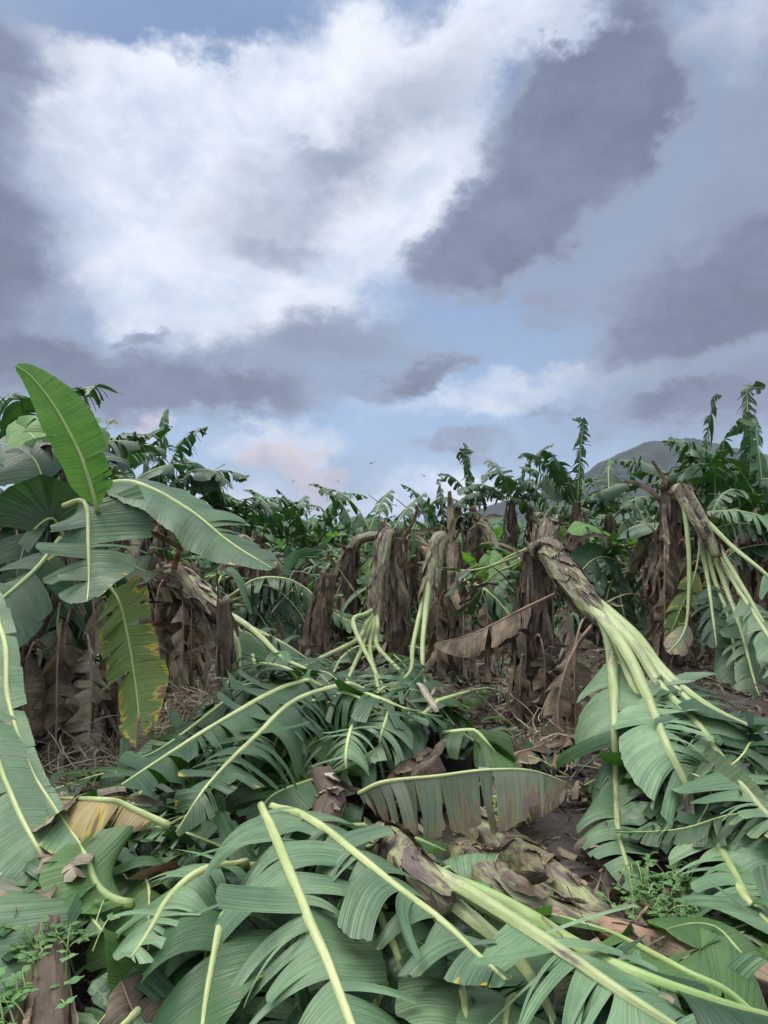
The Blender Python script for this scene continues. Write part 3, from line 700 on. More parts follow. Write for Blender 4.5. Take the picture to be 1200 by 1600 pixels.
# ================================================================== middle rows: copies of a few prototypes
def build_rows():
    rng = np.random.default_rng(31)
    pr = []
    for i in range(4):
        pr.append(('broken', broken((0, 0, 0), [1.5, 1.75, 1.3, 1.6][i], np.random.default_rng(40 + i), az=[1.2, -1.8, 2.8, .2][i], nleaf=[4, 3, 5, 3][i])))
    for i in range(2): pr.append(('sucker', sucker((0, 0, 0), [1.5, 1.9][i], np.random.default_rng(50 + i))))
    for i in range(2): pr.append(('low', standing((0, 0, 0), [2.0, 2.2][i], np.random.default_rng(60 + i), feather=0, drape=5, dead=3, lo=True, mat='mid', fl=1.1)))
    used = [False] * len(pr); rnd = []
    lab = {'broken': ('snapped brown banana stump with collapsed green leaves in the crowded middle rows', 'snapped banana plants in the middle rows'),
           'sucker': ('young bright green banana plant standing among the brown stumps', 'young banana plants in the middle rows'),
           'low': ('short ragged banana plant with torn green leaves in the middle rows', 'short ragged banana plants in the middle rows')}
    spots = []; D = 9.8; row = 0; placed = []
    while D < 27:
        x = -.6 * D - .5 + rng.random()
        while x < .6 * D + .5:
            spots.append((x + rng.normal(0, .3), D + rng.normal(0, .45), row)); x += rng.uniform(1.5, 2.4) * (1 + .25 * (D > 18))
        D += 1.75 + .25 * (D > 18); row += 1
    for (x, y, row) in spots:
        r = rng.random(); side = x / y
        k = rng.integers(0, 4) if r < (.52 if y < 19 else .25) else (rng.integers(4, 6) if r < .68 else rng.integers(6, 8))
        if k >= 6 and y < 12 and abs(side) < .35: k = rng.integers(0, 4)
        kind, p = pr[k]
        o = p if not used[k] else copy_tree(p); used[k] = True
        o.location = (x, y, ground(x, y) if abs(x) < 9 and y < 15 else 0); o.rotation_euler = (0, 0, rng.uniform(0, 6.28))
        s = rng.uniform(.85, 1.12) * (1.12 if y > 18 else 1); o.scale = (s, s, s * rng.uniform(.9, 1.05))
        tag(o, lab[kind][0], None, lab[kind][1]); placed.append((row, kind, x / y, o))
    rows = ['front', 'second', 'third', 'fourth', 'fifth', 'sixth', 'seventh', 'eighth', 'ninth', 'tenth']
    short = {'broken': 'snapped brown banana stump', 'sucker': 'young bright green plant', 'low': 'short ragged green banana plant'}
    for kind in short:
        for rw in range(row + 1):
            it = sorted([q for q in placed if q[0] == rw and q[1] == kind], key=lambda q: q[2])
            for k, q in enumerate(it):
                if rw >= 10: continue
                pos = 'only one of its kind' if len(it) == 1 else ('leftmost' if k == 0 else 'rightmost' if k == len(it) - 1 else ORD[k] + ' from the left')
                q[3]['label'] = '%s, %s in the %s middle row' % (short[kind], pos, rows[rw])
ORD = ['first', 'second', 'third', 'fourth', 'fifth', 'sixth', 'seventh', 'eighth', 'ninth', 'tenth', 'eleventh', 'twelfth', 'thirteenth', 'fourteenth', 'fifteenth', 'sixteenth']
build_rows()

# ================================================================== skyline plants, each its own
sky_plants = [
 # px, top py, D, feather, drape, mat, label
 (245, 632, 12.5, 3, 5, 'deep', 'tall ragged banana plant with feathery upright leaves behind the big drooping leaf'),
 (335, 735, 14.0, 1, 7, 'deep', 'banana plant with dark arching torn leaves on the left skyline, right of the feathery one'),
 (395, 775, 17.0, 1, 6, 'deep', 'small dark banana plant sloping down to the low middle of the skyline'),
 (165, 690, 10.5, 1, 6, 'deep', 'banana plant whose torn leaves reach out right of the bright green leaf'),
 (30, 600, 8.2, 1, 8, 'deep', 'dark banana plant behind the near left one, leaves cut by the left edge'),
 (95, 690, 9.4, 1, 7, 'deep', 'shaded banana plant filling the gap behind the bright green upright leaf'),
 (690, 748, 18.5, 2, 5, 'deep', 'low ragged banana plant leftmost in the middle skyline clump'),
 (733, 695, 18.0, 2, 4, 'deep', 'banana plant with the tallest thin feathery leaf in the middle skyline clump'),
 (800, 722, 17.5, 1, 7, 'deep', 'banana plant with a dark fan of arching leaves in the middle skyline clump'),
 (868, 770, 19.0, 1, 6, 'mid', 'low leafy banana plant just left of the hill'),
 (908, 662, 14.5, 2, 4, 'deep', 'banana plant with a thin upright feather leaf standing before the left slope of the hill'),
 (962, 735, 15.0, 1, 6, 'deep', 'banana plant with a leaf arching up to the right before the hill'),
 (1015, 768, 16.0, 1, 6, 'mid', 'green banana plant below the hilltop'),
 (1080, 628, 12.5, 3, 5, 'deep', 'tall storm-torn banana plant with brown hanging leaves right of the hilltop'),
 (1148, 606, 11.5, 2, 5, 'deep', 'tallest banana plant on the right, with a thin bent feather leaf'),
 (1188, 660, 10.2, 2, 7, 'mid', 'leafy banana plant with pale stem at the right edge'),
 (1130, 730, 10.8, 0, 7, 'deep', 'dark bushy banana plant under the two tall ones at right'),
]
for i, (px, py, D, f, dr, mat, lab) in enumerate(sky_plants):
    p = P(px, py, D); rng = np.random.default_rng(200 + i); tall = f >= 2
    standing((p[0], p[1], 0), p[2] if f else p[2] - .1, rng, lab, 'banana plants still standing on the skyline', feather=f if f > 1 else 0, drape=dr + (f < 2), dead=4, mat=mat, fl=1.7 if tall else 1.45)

# ================================================================== birds
def bird(px, py, D, span, tilt, label):
    c = P(px, py, D); root = empty('bird', c, label, 'bird', 'small dark birds flying over the plantation')
    g = Geo(); tube(g, [c + [-.12, 0, 0], c + [0, 0, .01], c + [.14, 0, .02]], [.012, .05, .015], nseg=8); g.build('body', M_bird, root)
    for s in (-1, 1):
        k = []
        for u_, hgt, ch in ((0, 0, .09), (.35, .09, .10), (.7, .07, .07), (1.0, .0, .02)):
            q = c + np.array([tilt * .3 * u_, s * u_ * span * .25, hgt + s * tilt * u_ * .25]) + np.array([s * u_ * span * .42, 0, 0])
            k += [q + [0, -ch, 0], q + [0, 0, .012], q + [0, ch, 0]]
        V = np.array(k); Fc = [[i * 3 + j, i * 3 + j + 1, i * 3 + j + 4, i * 3 + j + 3] for i in range(3) for j in range(2)]
        mesh_obj('wing', V, Fc, M_bird, root)
M_bird, _t, _b, _o = base_mat('bird_dark'); _b.inputs['Base Color'].default_value = (.03, .03, .035, 1)
for a in [(580, 724, 62, 1.0, .5, 'small dark bird highest of those over the middle horizon'), (662, 743, 68, .9, -.4, 'small dark bird nearest the middle banana clump'), (458, 752, 75, .9, .2, 'small dark bird furthest left over the low horizon'), (528, 752, 95, .9, -.2, 'tiny dark bird between the leftmost and the highest birds')]: bird(*a)

# ================================================================== middle-distance snapped plants placed by hand
def soilD(px, py, z=0.0):
    r = ray(px, py); D = (CAM[2] - z) / -r[2]; return CAM + r * D
# -- green trunk folded straight down, petioles fanning to the pile (600, 835)
b = soilD(618, 1040); top = P(600, 838, b[1]); Dm = b[1]
r_ = empty('snapped_banana_plant', b, 'snapped plant, pale green trunk folded straight down beside its brown stump, behind the heap', 'snapped banana plant')
stump(r_, b, P(620, 842, Dm + .12), .12, .10, 60, lr=(.2, .8)); frayed(r_, P(618, 840, Dm), .08, 14, .22)
fold(r_, [P(612, 845, Dm + .05), P(604, 836, Dm - .12), P(596, 870, Dm - .25), P(588, 930, Dm - .35), P(584, 985, Dm - .45)], [.08, .10, .105, .095, .06], ns=22)
for (x1, y1, x2, y2, w, m) in [(565, 985, 470, 1065, .26, 'mid'), (572, 1000, 540, 1090, .26, 'deep'), (586, 1000, 590, 1090, .28, 'glauc'), (598, 995, 640, 1085, .26, 'mid'), (560, 960, 600, 1100, .25, 'deep')]:
    leaf('leaf', [P(588, 950, Dm - .4), P((588 + x1) / 2 - 3, (960 + y1) / 2, Dm - .6), P(x1 - 8, y1 + 15, Dm - .9), P(x2, y2 - 20, 6.0), L(x2 + (x2 - 588) * .6, y2 + 50, .08)], w, m, 'petg', r_, rr=.026, t0=.45, tear=14, bend=3, stack=True)
# -- twin leaves and stump to its left (540, 850)
b = soilD(548, 1000); Dm = b[1]
r_ = empty('snapped_banana_plant', b, 'old brown snapped stump bent over at its top, left of the pale folded trunk', 'snapped banana plant')
stump(r_, b, P(548, 855, Dm), .12, .10, 70, lr=(.2, .8))
fold(r_, [P(550, 858, Dm), P(565, 842, Dm - .1), P(590, 838, Dm - .1), P(640, 850, Dm), P(660, 880, Dm)], [.09, .07, .06, .05, .04], ns=10)
for i, (x1, y1, x2, y2, m) in enumerate([(700, 870, 705, 960, 'glauc'), (675, 880, 680, 980, 'mid'), (640, 870, 640, 975, 'mid'), (720, 900, 740, 980, 'deep')]):
    leaf('leaf', [P(640, 850, Dm), P((640 + x1) / 2, y1 - 22, Dm - .1), P(x1, y1, Dm - .2), P(x2, y2, Dm - .2)], .27, m, 'rib', r_, rr=.018, t0=.15, tear=12, bend=4)
# -- brown leaning stump (500, 895)
b = soilD(488, 1035); Dm = b[1]
r_ = empty('banana_stump', b, 'short leaning brown stump with smooth pale bark in the left-centre middle distance', 'banana stump')
stump(r_, b, P(512, 896, Dm), .16, .09, 30, lr=(.1, .4), wr=(.03, .07)); frayed(r_, P(512, 898, Dm), .07, 8, .12)
# -- folded plant (690, 845)
b = soilD(708, 1060); Dm = b[1]
r_ = empty('snapped_banana_plant', b, 'snapped plant with a pale folded trunk and two long stalks running into the heap', 'snapped banana plant')
stump(r_, b, P(702, 848, Dm), .12, .11, 60, lr=(.2, .8)); frayed(r_, P(703, 845, Dm), .08, 16, .22)
fold(r_, [P(700, 850, Dm), P(686, 843, Dm - .1), P(678, 880, Dm - .2), P(668, 930, Dm - .35), P(664, 965, Dm - .45)], [.08, .095, .09, .07, .04], ns=12)
leaf('leaf', [P(672, 900, Dm - .3), P(664, 965, Dm - .6), P(660, 1030, Dm - 1.3), P(672, 1100, 5.3), P(700, 1150, 4.9)], .26, 'mid', 'petg', r_, rr=.028, t0=.62, tear=14, bend=4, stack=True)
leaf('leaf', [P(668, 910, Dm - .3), P(655, 965, Dm - .5), P(645, 1010, Dm - 1.0), P(640, 1050, 5.8), P(600, 1080, 5.2)], .26, 'deep', 'petg', r_, rr=.028, t0=.5, tear=14, bend=4, stack=True)
for (px, py, z, dn, w, m, az) in [(715, 915, 0, 1.1, .26, 'dryg', 2.4), (735, 925, 0, 1.2, .26, 'dryb', 1.8), (720, 940, 0, 1.0, .22, 'dryb', 3.1), (700, 930, 0, 1.1, .2, 'dryb', 3.9), (745, 960, 0, .9, .22, 'dryg', 1.2)]:
    hang(r_, P(px, py, Dm - .1), az, .18, dn, w, mat=m, tear=9)
# -- bent brown plant at left (250..450, 895..1030)
b = soilD(272, 1095); Dm = b[1]
r_ = empty('bent_banana_plant', b, 'brown banana plant bent over to the right, long green stalks arching to the heap', 'snapped banana plant')
stump(r_, b, P(262, 905, Dm), .13, .11, 90, lr=(.3, .9)); frayed(r_, P(245, 900, Dm), .1, 20, .3)
fold(r_, [P(256, 905, Dm), P(275, 898, Dm - .1), P(305, 925, Dm - .2), P(345, 962, Dm - .35)], [.11, .12, .115, .09], mat='trd', ns=46, smat='dryg')
leaf('leaf', [P(335, 952, Dm - .3), P(375, 970, Dm - .5), P(410, 998, Dm - .7), P(445, 1030, Dm - .9), P(520, 1062, Dm - 1.2)], .26, 'deep', 'petg', r_, rr=.034, t0=.55, tear=12, bend=4)
leaf('leaf', [P(340, 955, Dm - .3), P(372, 985, Dm - .4), P(392, 1015, Dm - .5), P(405, 1075, Dm - .9)], .28, 'mid', 'petg', r_, rr=.030, t0=.35, tear=10, bend=4)
leaf('leaf', [P(342, 962, Dm - .3), P(368, 995, Dm - .5), P(375, 1030, Dm - .6), P(372, 1080, Dm - .8)], .30, 'glauc', 'petg', r_, rr=.026, t0=.3, tear=9, bend=4, up=(.2, -1, .2))
leaf('leaf', [P(345, 960, Dm - .2), P(400, 985, Dm), P(450, 1010, Dm), P(500, 1045, Dm)], .30, 'mid', 'petg', r_, rr=.026, t0=.3, tear=12, bend=4)
for (px, py, dn, w, m, az) in [(262, 915, 1.1, .2, 'dryb', 3.6), (280, 925, 1.2, .2, 'dryg', 2.6), (300, 935, .7, .14, 'dryb', 2.9), (245, 910, 1.0, .2, 'dryg', 4.4), (325, 955, .6, .12, 'dryg', 3.0)]:
    hang(r_, P(px, py, Dm - .15), az, .15, dn, w, mat=m, tear=9)
# -- slim snapped stem with a cream core (350, 940)->(358, 1100)
b = soilD(362, 1125); Dm = b[1]
r_ = empty('banana_stump', b, 'slim dark snapped stem with cream-coloured inner core showing at its foot', 'banana stump')
g = Geo(); tube(g, [b - [0, 0, .1], P(361, 1095, Dm), P(360, 1062, Dm)], [.10, .11, .10, .045], nseg=14, up=(0, -1, .1), bump=.04, rng=rg()); g.build('core', M['cream'], r_)
g = Geo(); tube(g, [P(357, 1075, Dm + .05), P(352, 1010, Dm + .04), P(350, 938, Dm)], [.09, .085, .07, .045], nseg=12, up=(0, -1, .1), bump=.15, rng=rg()); g.build('dry_sheath', M['trd'], r_)
sheath([P(357, 1075, Dm), P(350, 940, Dm)], [.09, .05], 16, rg(), lr=(.2, .5), wr=(.03, .06), spread=.05, curl=.3).build('sheath_strip', M['dryb'], r_)
# -- draped dark fronds (380..500, 905..1010)
b = soilD(400, 1010); Dm = b[1]
r_ = empty('toppled_banana_plant', b, 'toppled plant whose dark fronds arch over, left of the leaning brown stump', 'toppled banana plant')
g = Geo(); tube(g, [P(360, 935, Dm), P(340, 960, Dm + .1), P(320, 1000, Dm + .2)], [.09, .11, .12], nseg=14, bump=.06, rng=rg()); g.build('trunk', M['trg'], r_)
for (pts, w) in [([(362, 930), (400, 905), (450, 905), (490, 930), (500, 960)], .34), ([(362, 938), (400, 930), (440, 945), (470, 990)], .32), ([(362, 945), (395, 950), (420, 985), (430, 1015)], .30), ([(358, 932), (390, 915), (430, 920), (470, 960), (482, 1000)], .32)]:
    leaf('leaf', [P(x, y, Dm - .1 * i) for i, (x, y) in enumerate(pts)], w, 'deep' if w != .34 else 'mid', 'rib', r_, rr=.018, t0=.12, tear=15, bend=5, lift=-.2)

# ================================================================== near left plant
b = soilD(105, 1195); Dm = b[1]; P0 = Dm
r_ = empty('banana_plant', b, 'big dark leafy banana plant at the left with brown dead leaves around its base', 'banana plant')
stump(r_, b, P(95, 700, Dm + .2), .16, .09, 120, lr=(.3, 1.0), wr=(.03, .09), tr=(.05, .75), name='trunk', spread=.3)
A = lambda l, d0=Dm, d1=Dm: [P(x, y, d0 + (d1 - d0) * i / (len(l) - 1)) for i, (x, y) in enumerate(l)]
# bright upright leaf, back-lit, seen from below
o = leaf('leaf', A([(152, 800), (148, 780), (125, 710), (85, 635), (48, 588), (25, 572)], Dm - .5, Dm - .7), .15, 'fresh', 'ribg', r_, rr=.014, t0=.04, tear=6, bend=.5, lean=10, jit=.25, curl=.4, up=(.1, -1, .2), clamp=False, wid=(1, 1.05), narrow=4)
tag(o, 'bright green upright leaf')
# facing leaf, torn in wide strips
leaf('leaf', A([(100, 790), (125, 782), (136, 795), (138, 850), (139, 905), (136, 940)], Dm - .2, Dm - .9), .32, 'mid', 'rib', r_, rr=.018, t0=.20, tear=8.0, bend=.3, lean=-8, jit=.22, up=(0, -1, .25), clamp=False, narrow=6, lenj=.12)
# leaf at the left edge
leaf('leaf', A([(95, 840), (60, 885), (10, 930), (-60, 985), (-120, 1060)], Dm - .2, Dm - 1.0), .36, 'deep', 'ribg', r_, rr=.016, t0=.1, tear=7, bend=1.8, jit=.25, up=(.2, -.8, .6), clamp=False, narrow=5)
leaf('leaf', A([(60, 740), (20, 800), (-30, 880), (-60, 960)], Dm + .3, Dm), .36, 'deep', 'ribg', r_, rr=.016, t0=.1, tear=7, bend=1.8, jit=.25, up=(.2, -.8, .6), clamp=False)
# inner dark leaves
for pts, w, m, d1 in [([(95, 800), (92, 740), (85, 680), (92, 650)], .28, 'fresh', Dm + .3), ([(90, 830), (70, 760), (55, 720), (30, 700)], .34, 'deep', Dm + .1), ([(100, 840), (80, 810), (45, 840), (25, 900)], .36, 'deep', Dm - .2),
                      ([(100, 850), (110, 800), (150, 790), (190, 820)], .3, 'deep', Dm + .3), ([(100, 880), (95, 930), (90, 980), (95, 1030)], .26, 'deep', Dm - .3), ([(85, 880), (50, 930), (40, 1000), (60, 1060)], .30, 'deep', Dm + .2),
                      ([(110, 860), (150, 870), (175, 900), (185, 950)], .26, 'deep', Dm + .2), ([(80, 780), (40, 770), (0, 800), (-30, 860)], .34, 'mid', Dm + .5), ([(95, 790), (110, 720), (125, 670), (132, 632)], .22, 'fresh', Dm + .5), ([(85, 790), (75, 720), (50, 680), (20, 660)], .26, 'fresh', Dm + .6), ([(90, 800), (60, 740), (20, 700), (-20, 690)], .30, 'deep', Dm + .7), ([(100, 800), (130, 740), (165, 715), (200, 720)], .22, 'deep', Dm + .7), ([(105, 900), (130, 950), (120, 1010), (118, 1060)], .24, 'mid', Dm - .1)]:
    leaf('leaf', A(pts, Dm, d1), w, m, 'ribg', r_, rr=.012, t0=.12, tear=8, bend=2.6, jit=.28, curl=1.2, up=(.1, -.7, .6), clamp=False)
# big drooping leaf to the right
o = leaf('leaf', A([(120, 800), (150, 765), (195, 752), (240, 765), (300, 800), (360, 848), (425, 888)], Dm + .1, Dm - .6), .31, 'mid', 'rib', r_, rr=.018, t0=.20, tear=2.6, bend=1.6, lift=.05, up=(.12, -.38, .9), clamp=False, narrow=5, jit=.10, bjit=.3, curl=.3)
tag(o, 'large leaf drooping far out to the right')
# yellow and brown dying leaf
o = leaf('leaf', A([(160, 905), (178, 925), (190, 950), (203, 1010), (212, 1070), (217, 1120), (217, 1165)], Dm - .2, Dm - .8), .23, 'sick', 'ribg', r_, rr=.012, t0=.12, tear=8, bend=.6, lean=8, jit=.1, up=(-.2, -1, .1), clamp=False, narrow=3, lenj=.08)
tag(o, 'yellow and brown edged hanging leaf')
hang(r_, P(217, 1130, Dm - .8), 3.1, .03, .35, .10, mat='dryg', clamp=False)
leaf('leaf', A([(60, 940), (20, 1000), (12, 1060), (28, 1140)], Dm, Dm - .5), .22, 'ylw', 'ribg', r_, rr=.01, t0=.3, tear=8, bend=1.5, up=(.3, -1, .1), clamp=False)
leaf('leaf', A([(180, 870), (210, 885), (230, 893), (252, 890)], Dm - .1, Dm - .5), .13, 'mid', 'ribg', r_, rr=.008, t0=.2, tear=2, bend=1, up=(0, -1, .5), clamp=False)
for (px, py, dn, w, m, az, dd) in [(140, 930, 1.1, .22, 'dryg', 2.6, -.1), (150, 945, 1.2, .2, 'dryb', 2.0, -.1), (120, 960, 1.0, .22, 'dryb', 3.1, -.2), (80, 950, 1.1, .24, 'dryb', 3.6, -.2), (60, 960, 1.1, .26, 'dryg', 4.0, -.1),
                                   (45, 985, .9, .24, 'dryg', 3.4, -.3), (100, 980, 1.1, .22, 'dryb', 2.9, -.3), (130, 1000, .8, .2, 'dryg', 2.5, -.3), (70, 1010, .8, .2, 'dryb', 3.3, -.3), (150, 960, 1.0, .2, 'dryg', 1.6, .1)]:
    hang(r_, P(px, py, Dm + dd), az, .20, dn, w, mat=m, tear=8, curl=2.5, crum=.09)

# small bright sucker behind
p = soilD(290, 1030); sucker(p, 1.2, np.random.default_rng(301), 'small bright green young leaves beneath the big drooping leaf at left', n=3)

# ================================================================== main snapped plant (855, 855)
b = soilD(845, 1135); Dm = b[1]
r_ = empty('snapped_banana_plant', b, 'nearest snapped plant, trunk folded off its dark stump into a fan of green stalks', 'snapped banana plant')
stump(r_, b, P(838, 862, Dm + .05), .145, .115, 70, mat='trd', lr=(.3, 1.0), wr=(.03, .07), spread=.12, curl=.5)
frayed(r_, P(845, 868, Dm), .1, 16, .25)
fold(r_, [P(836, 862, Dm), P(858, 862, Dm - .2), P(885, 900, Dm - .5), P(925, 950, Dm - .85), P(955, 986, Dm - 1.12)], [.085, .10, .105, .085, .035], ns=54, lr=(.1, .32), wr=(.03, .07))
# upper broken stub leaning back with thin stalks to the left
fold(r_, [P(838, 872, Dm + .1), P(848, 850, Dm + .1), P(858, 825, Dm + .2), P(862, 812, Dm + .2)], [.10, .09, .08, .05], ns=20, name='broken_stub')
for (pts, w) in [([(850, 848), (800, 868), (750, 895), (700, 925)], .2), ([(852, 846), (810, 880), (770, 900), (720, 960)], .2), ([(850, 850), (800, 872), (745, 890), (690, 890)], .16)]:
    leaf('leaf', [P(x, y, Dm + .2 + .25 * i) for i, (x, y) in enumerate(pts)], w, 'mid', 'petg', r_, rr=.016, t0=.7, tear=12, bend=4)
De = Dm - 1.25
RL = dict(rr=.027, ribp=(2.9, 1.8, 1.1, .8, .3), bend=2.6, stack=True)
# stalks with leaf blades lying towards the viewer
fan = [  # petiole pixels with depth, then blade pixels on the pile
 ([(985, 985, De + .1), (1040, 1050, De - .2), (1110, 1105, De - .6)], [(1200, 1150, 4.0, .75), (1290, 1205, 3.6, .5)], .45, 'deep', .30),
 ([(985, 990, De + .1), (1040, 1060, De - .25), (1110, 1125, De - .7)], [(1195, 1200, 3.75, .62), (1290, 1265, 3.3, .4)], .42, 'glauc', .32),
 ([(982, 998, De), (1030, 1070, De - .3), (1090, 1130, De - .8)], [(1150, 1215, 3.6, .5), (1250, 1330, 3.0, .4)], .38, 'glauc', .33),
 ([(970, 1005, De), (1010, 1085, De - .4), (1040, 1160, De - 1.0)], [(1085, 1255, 3.3, .3), (1135, 1340, 2.95, .2), (1205, 1470, 2.5, .2)], .36, 'glauc', .30),
 ([(955, 985, De + .1), (985, 1060, De - .1), (1020, 1140, De - .6)], [(1035, 1200, 3.9, .2), (1050, 1290, 3.5, .15)], .55, 'mid', .24),
 ([(945, 975, De + .2), (958, 1050, De), (960, 1130, De - .6)], [(963, 1220, 3.8, .25), (967, 1300, 3.45, .1), (992, 1392, 3.05, .08)], .26, 'glauc', .34)]
for pet, bl, t0, m, w in fan:
    pts = [P(905, 925, Dm - .66)] + [P(*q) for q in pet] + [L(x, y, .05) if z < .35 else P(x, y, d) for x, y, d, z in bl]
    leaf('leaf', pts, w, m, 'petg', r_, t0=t0, tear=4 if t0 < .3 else 11, jit=.18, lift=.1, curl=.7, **RL)
# dead brown leaves hanging at the break
hang(r_, P(880, 930, Dm - .5), 3.0, .12, 1.0, .20, mat='dryg'); hang(r_, P(925, 975, Dm - .8), 3.9, .25, 1.0, .18, mat='dryb'); hang(r_, P(870, 960, Dm - .3), 2.6, .1, 1.1, .2, mat='dryb')
leaf('dry_leaf', [P(935, 965, Dm - .9), P(900, 1010, Dm - 1.0), P(880, 1060, Dm - 1.05), P(872, 1120, Dm - 1.05), P(880, 1185, Dm - 1.1)], .16, 'dryb', 'ribd', r_, rr=.012, t0=.45, tear=8, bend=3, lift=-.7, curl=2.5, crum=.08, up=(0, -1, .2))
leaf('dry_leaf', [P(885, 920, Dm - .4), P(820, 950, Dm - .35), P(740, 990, Dm - .2), P(680, 1005, Dm)], .22, 'dryb', 'ribd', r_, rr=.012, t0=.25, tear=6, bend=5, lift=-.9, curl=1.2, crum=.05)
g = Geo(); tube(g, [P(935, 955, Dm - .85), P(950, 1010, Dm - .9), P(965, 1060, Dm - 1.0), P(940, 1110, Dm - 1.0)], [.02, .012, .008], nseg=8); g.build('dry_stalk', M['ribd'], r_)
for (px, py, az, dn) in [(835, 1000, 2.8, .9), (850, 1020, 2.0, .8), (820, 1030, 3.6, .7), (860, 1050, 3.0, .6)]:
    hang(r_, P(px, py, Dm - .15), az, .15, dn, .16, mat='dryb', crum=.09)

# ================================================================== far right snapped plant (1055, 765)
b = soilD(1043, 1040); Dm = b[1]
r_ = empty('snapped_banana_plant', b, 'tallest snapped plant at the right, trunk folded right into long yellow-green stalks', 'snapped banana plant')
stump(r_, b, P(1050, 770, Dm), .16, .12, 90, lr=(.3, 1.1), wr=(.03, .08), spread=.12); frayed(r_, P(1048, 775, Dm), .1, 18, .25)
fold(r_, [P(1052, 775, Dm - .05), P(1066, 768, Dm - .2), P(1085, 800, Dm - .4), P(1108, 842, Dm - .6), P(1118, 870, Dm - .7)], [.09, .105, .105, .09, .04], ns=36)
for pts, m, w, t0, dl in [([(1070, 790), (1076, 860), (1076, 930), (1070, 985), (1045, 1020)], 'faded', .14, .75, -.6), ([(1080, 790), (1140, 850), (1200, 900), (1290, 985)], 'glauc', .3, .6, -1.3), ([(1095, 815), (1150, 900), (1200, 985), (1260, 1090)], 'glauc', .3, .5, -1.6),
                          ([(1105, 840), (1135, 920), (1160, 990), (1178, 1060), (1200, 1130)], 'glauc', .30, .36, -1.6), ([(1098, 840), (1118, 910), (1140, 970), (1150, 1040), (1160, 1110)], 'mid', .30, .34, -1.2), ([(1090, 830), (1105, 900), (1112, 950), (1120, 1010)], 'deep', .28, .45, -.8),
                          ([(1110, 850), (1160, 930), (1210, 1010), (1250, 1090)], 'glauc', .30, .36, -2.0)]:
    n = len(pts); leaf('leaf', [P(x, y, Dm - .35 + dl * i / (n - 1)) for i, (x, y) in enumerate(pts)], w, m, 'petg', r_, rr=.030, t0=t0, tear=9, bend=2.2, up=(0, -.8, .7), jit=.15)
for (px, py, az, dn, m) in [(1110, 860, 2.0, 1.1, 'dryg'), (1060, 850, 2.8, 1.2, 'dryb'), (1130, 880, 1.5, .8, 'dryg'), (1040, 860, 3.6, 1.2, 'dryb'), (1090, 900, 2.6, 1.0, 'dryb')]:
    hang(r_, P(px, py, Dm - .3), az, .18, dn, .2, mat=m)
leaf('leaf', [P(1095, 840, Dm - .5), P(1085, 900, Dm - .6), P(1060, 960, Dm - .6), P(1040, 1010, Dm - .7)], .16, 'sick', 'ribg', r_, rr=.01, t0=.3, tear=7, bend=3, up=(0, -1, .2))

# plants between: broad leaves behind the main stump
b = soilD(985, 1010); Dm = b[1]
r_ = empty('banana_plant', b, 'short leafy plant between the two right stumps, one broad bright leaf arching over', 'banana plant')
stump(r_, b, P(985, 880, Dm), .09, .06, 20, mat='trg', name='trunk')
o = leaf('leaf', [P(985, 880, Dm), P(965, 850, Dm - .2), P(985, 826, Dm - .4), P(1030, 818, Dm - .6), P(1062, 828, Dm - .7)], .26, 'mid', 'ribg', r_, rr=.012, t0=.1, tear=4, bend=2.5)
leaf('leaf', [P(985, 880, Dm), P(960, 845, Dm), P(920, 822, Dm - .2), P(890, 832, Dm - .3)], .28, 'fresh', 'ribg', r_, rr=.012, t0=.1, tear=4, bend=2.5)
for pts, m in [([(985, 885), (960, 880), (930, 905), (915, 945)], 'deep'), ([(985, 885), (960, 900), (945, 950), (950, 990)], 'deep'), ([(985, 885), (1010, 900), (1020, 950), (1010, 990)], 'mid'), ([(985, 880), (970, 920), (975, 960), (990, 1000)], 'mid'), ([(985, 885), (940, 870), (910, 890), (890, 930)], 'deep')]:
    leaf('leaf', [P(x, y, Dm - .15 * i) for i, (x, y) in enumerate(pts)], .28, m, 'rib', r_, rr=.012, t0=.15, tear=6, bend=2.5, up=(0, -.6, .8))
b = soilD(1230, 1030); Dm = b[1]
r_ = empty('banana_plant', b, 'banana plant at the right edge whose broad grey-green leaves reach in below the skyline', 'banana plant')
stump(r_, b, P(1240, 830, Dm), .13, .09, 20, name='trunk')
for pts, m in [([(1240, 850), (1200, 812), (1150, 798), (1095, 800)], 'glauc'), ([(1240, 850), (1200, 825), (1150, 818), (1100, 830)], 'deep'), ([(1240, 850), (1200, 850), (1150, 860), (1120, 890)], 'deep')]:
    leaf('leaf', [P(x, y, Dm - .15 * i) for i, (x, y) in enumerate(pts)], .32, m, 'rib', r_, rr=.014, t0=.12, tear=10, bend=3.5, lift=-.2)

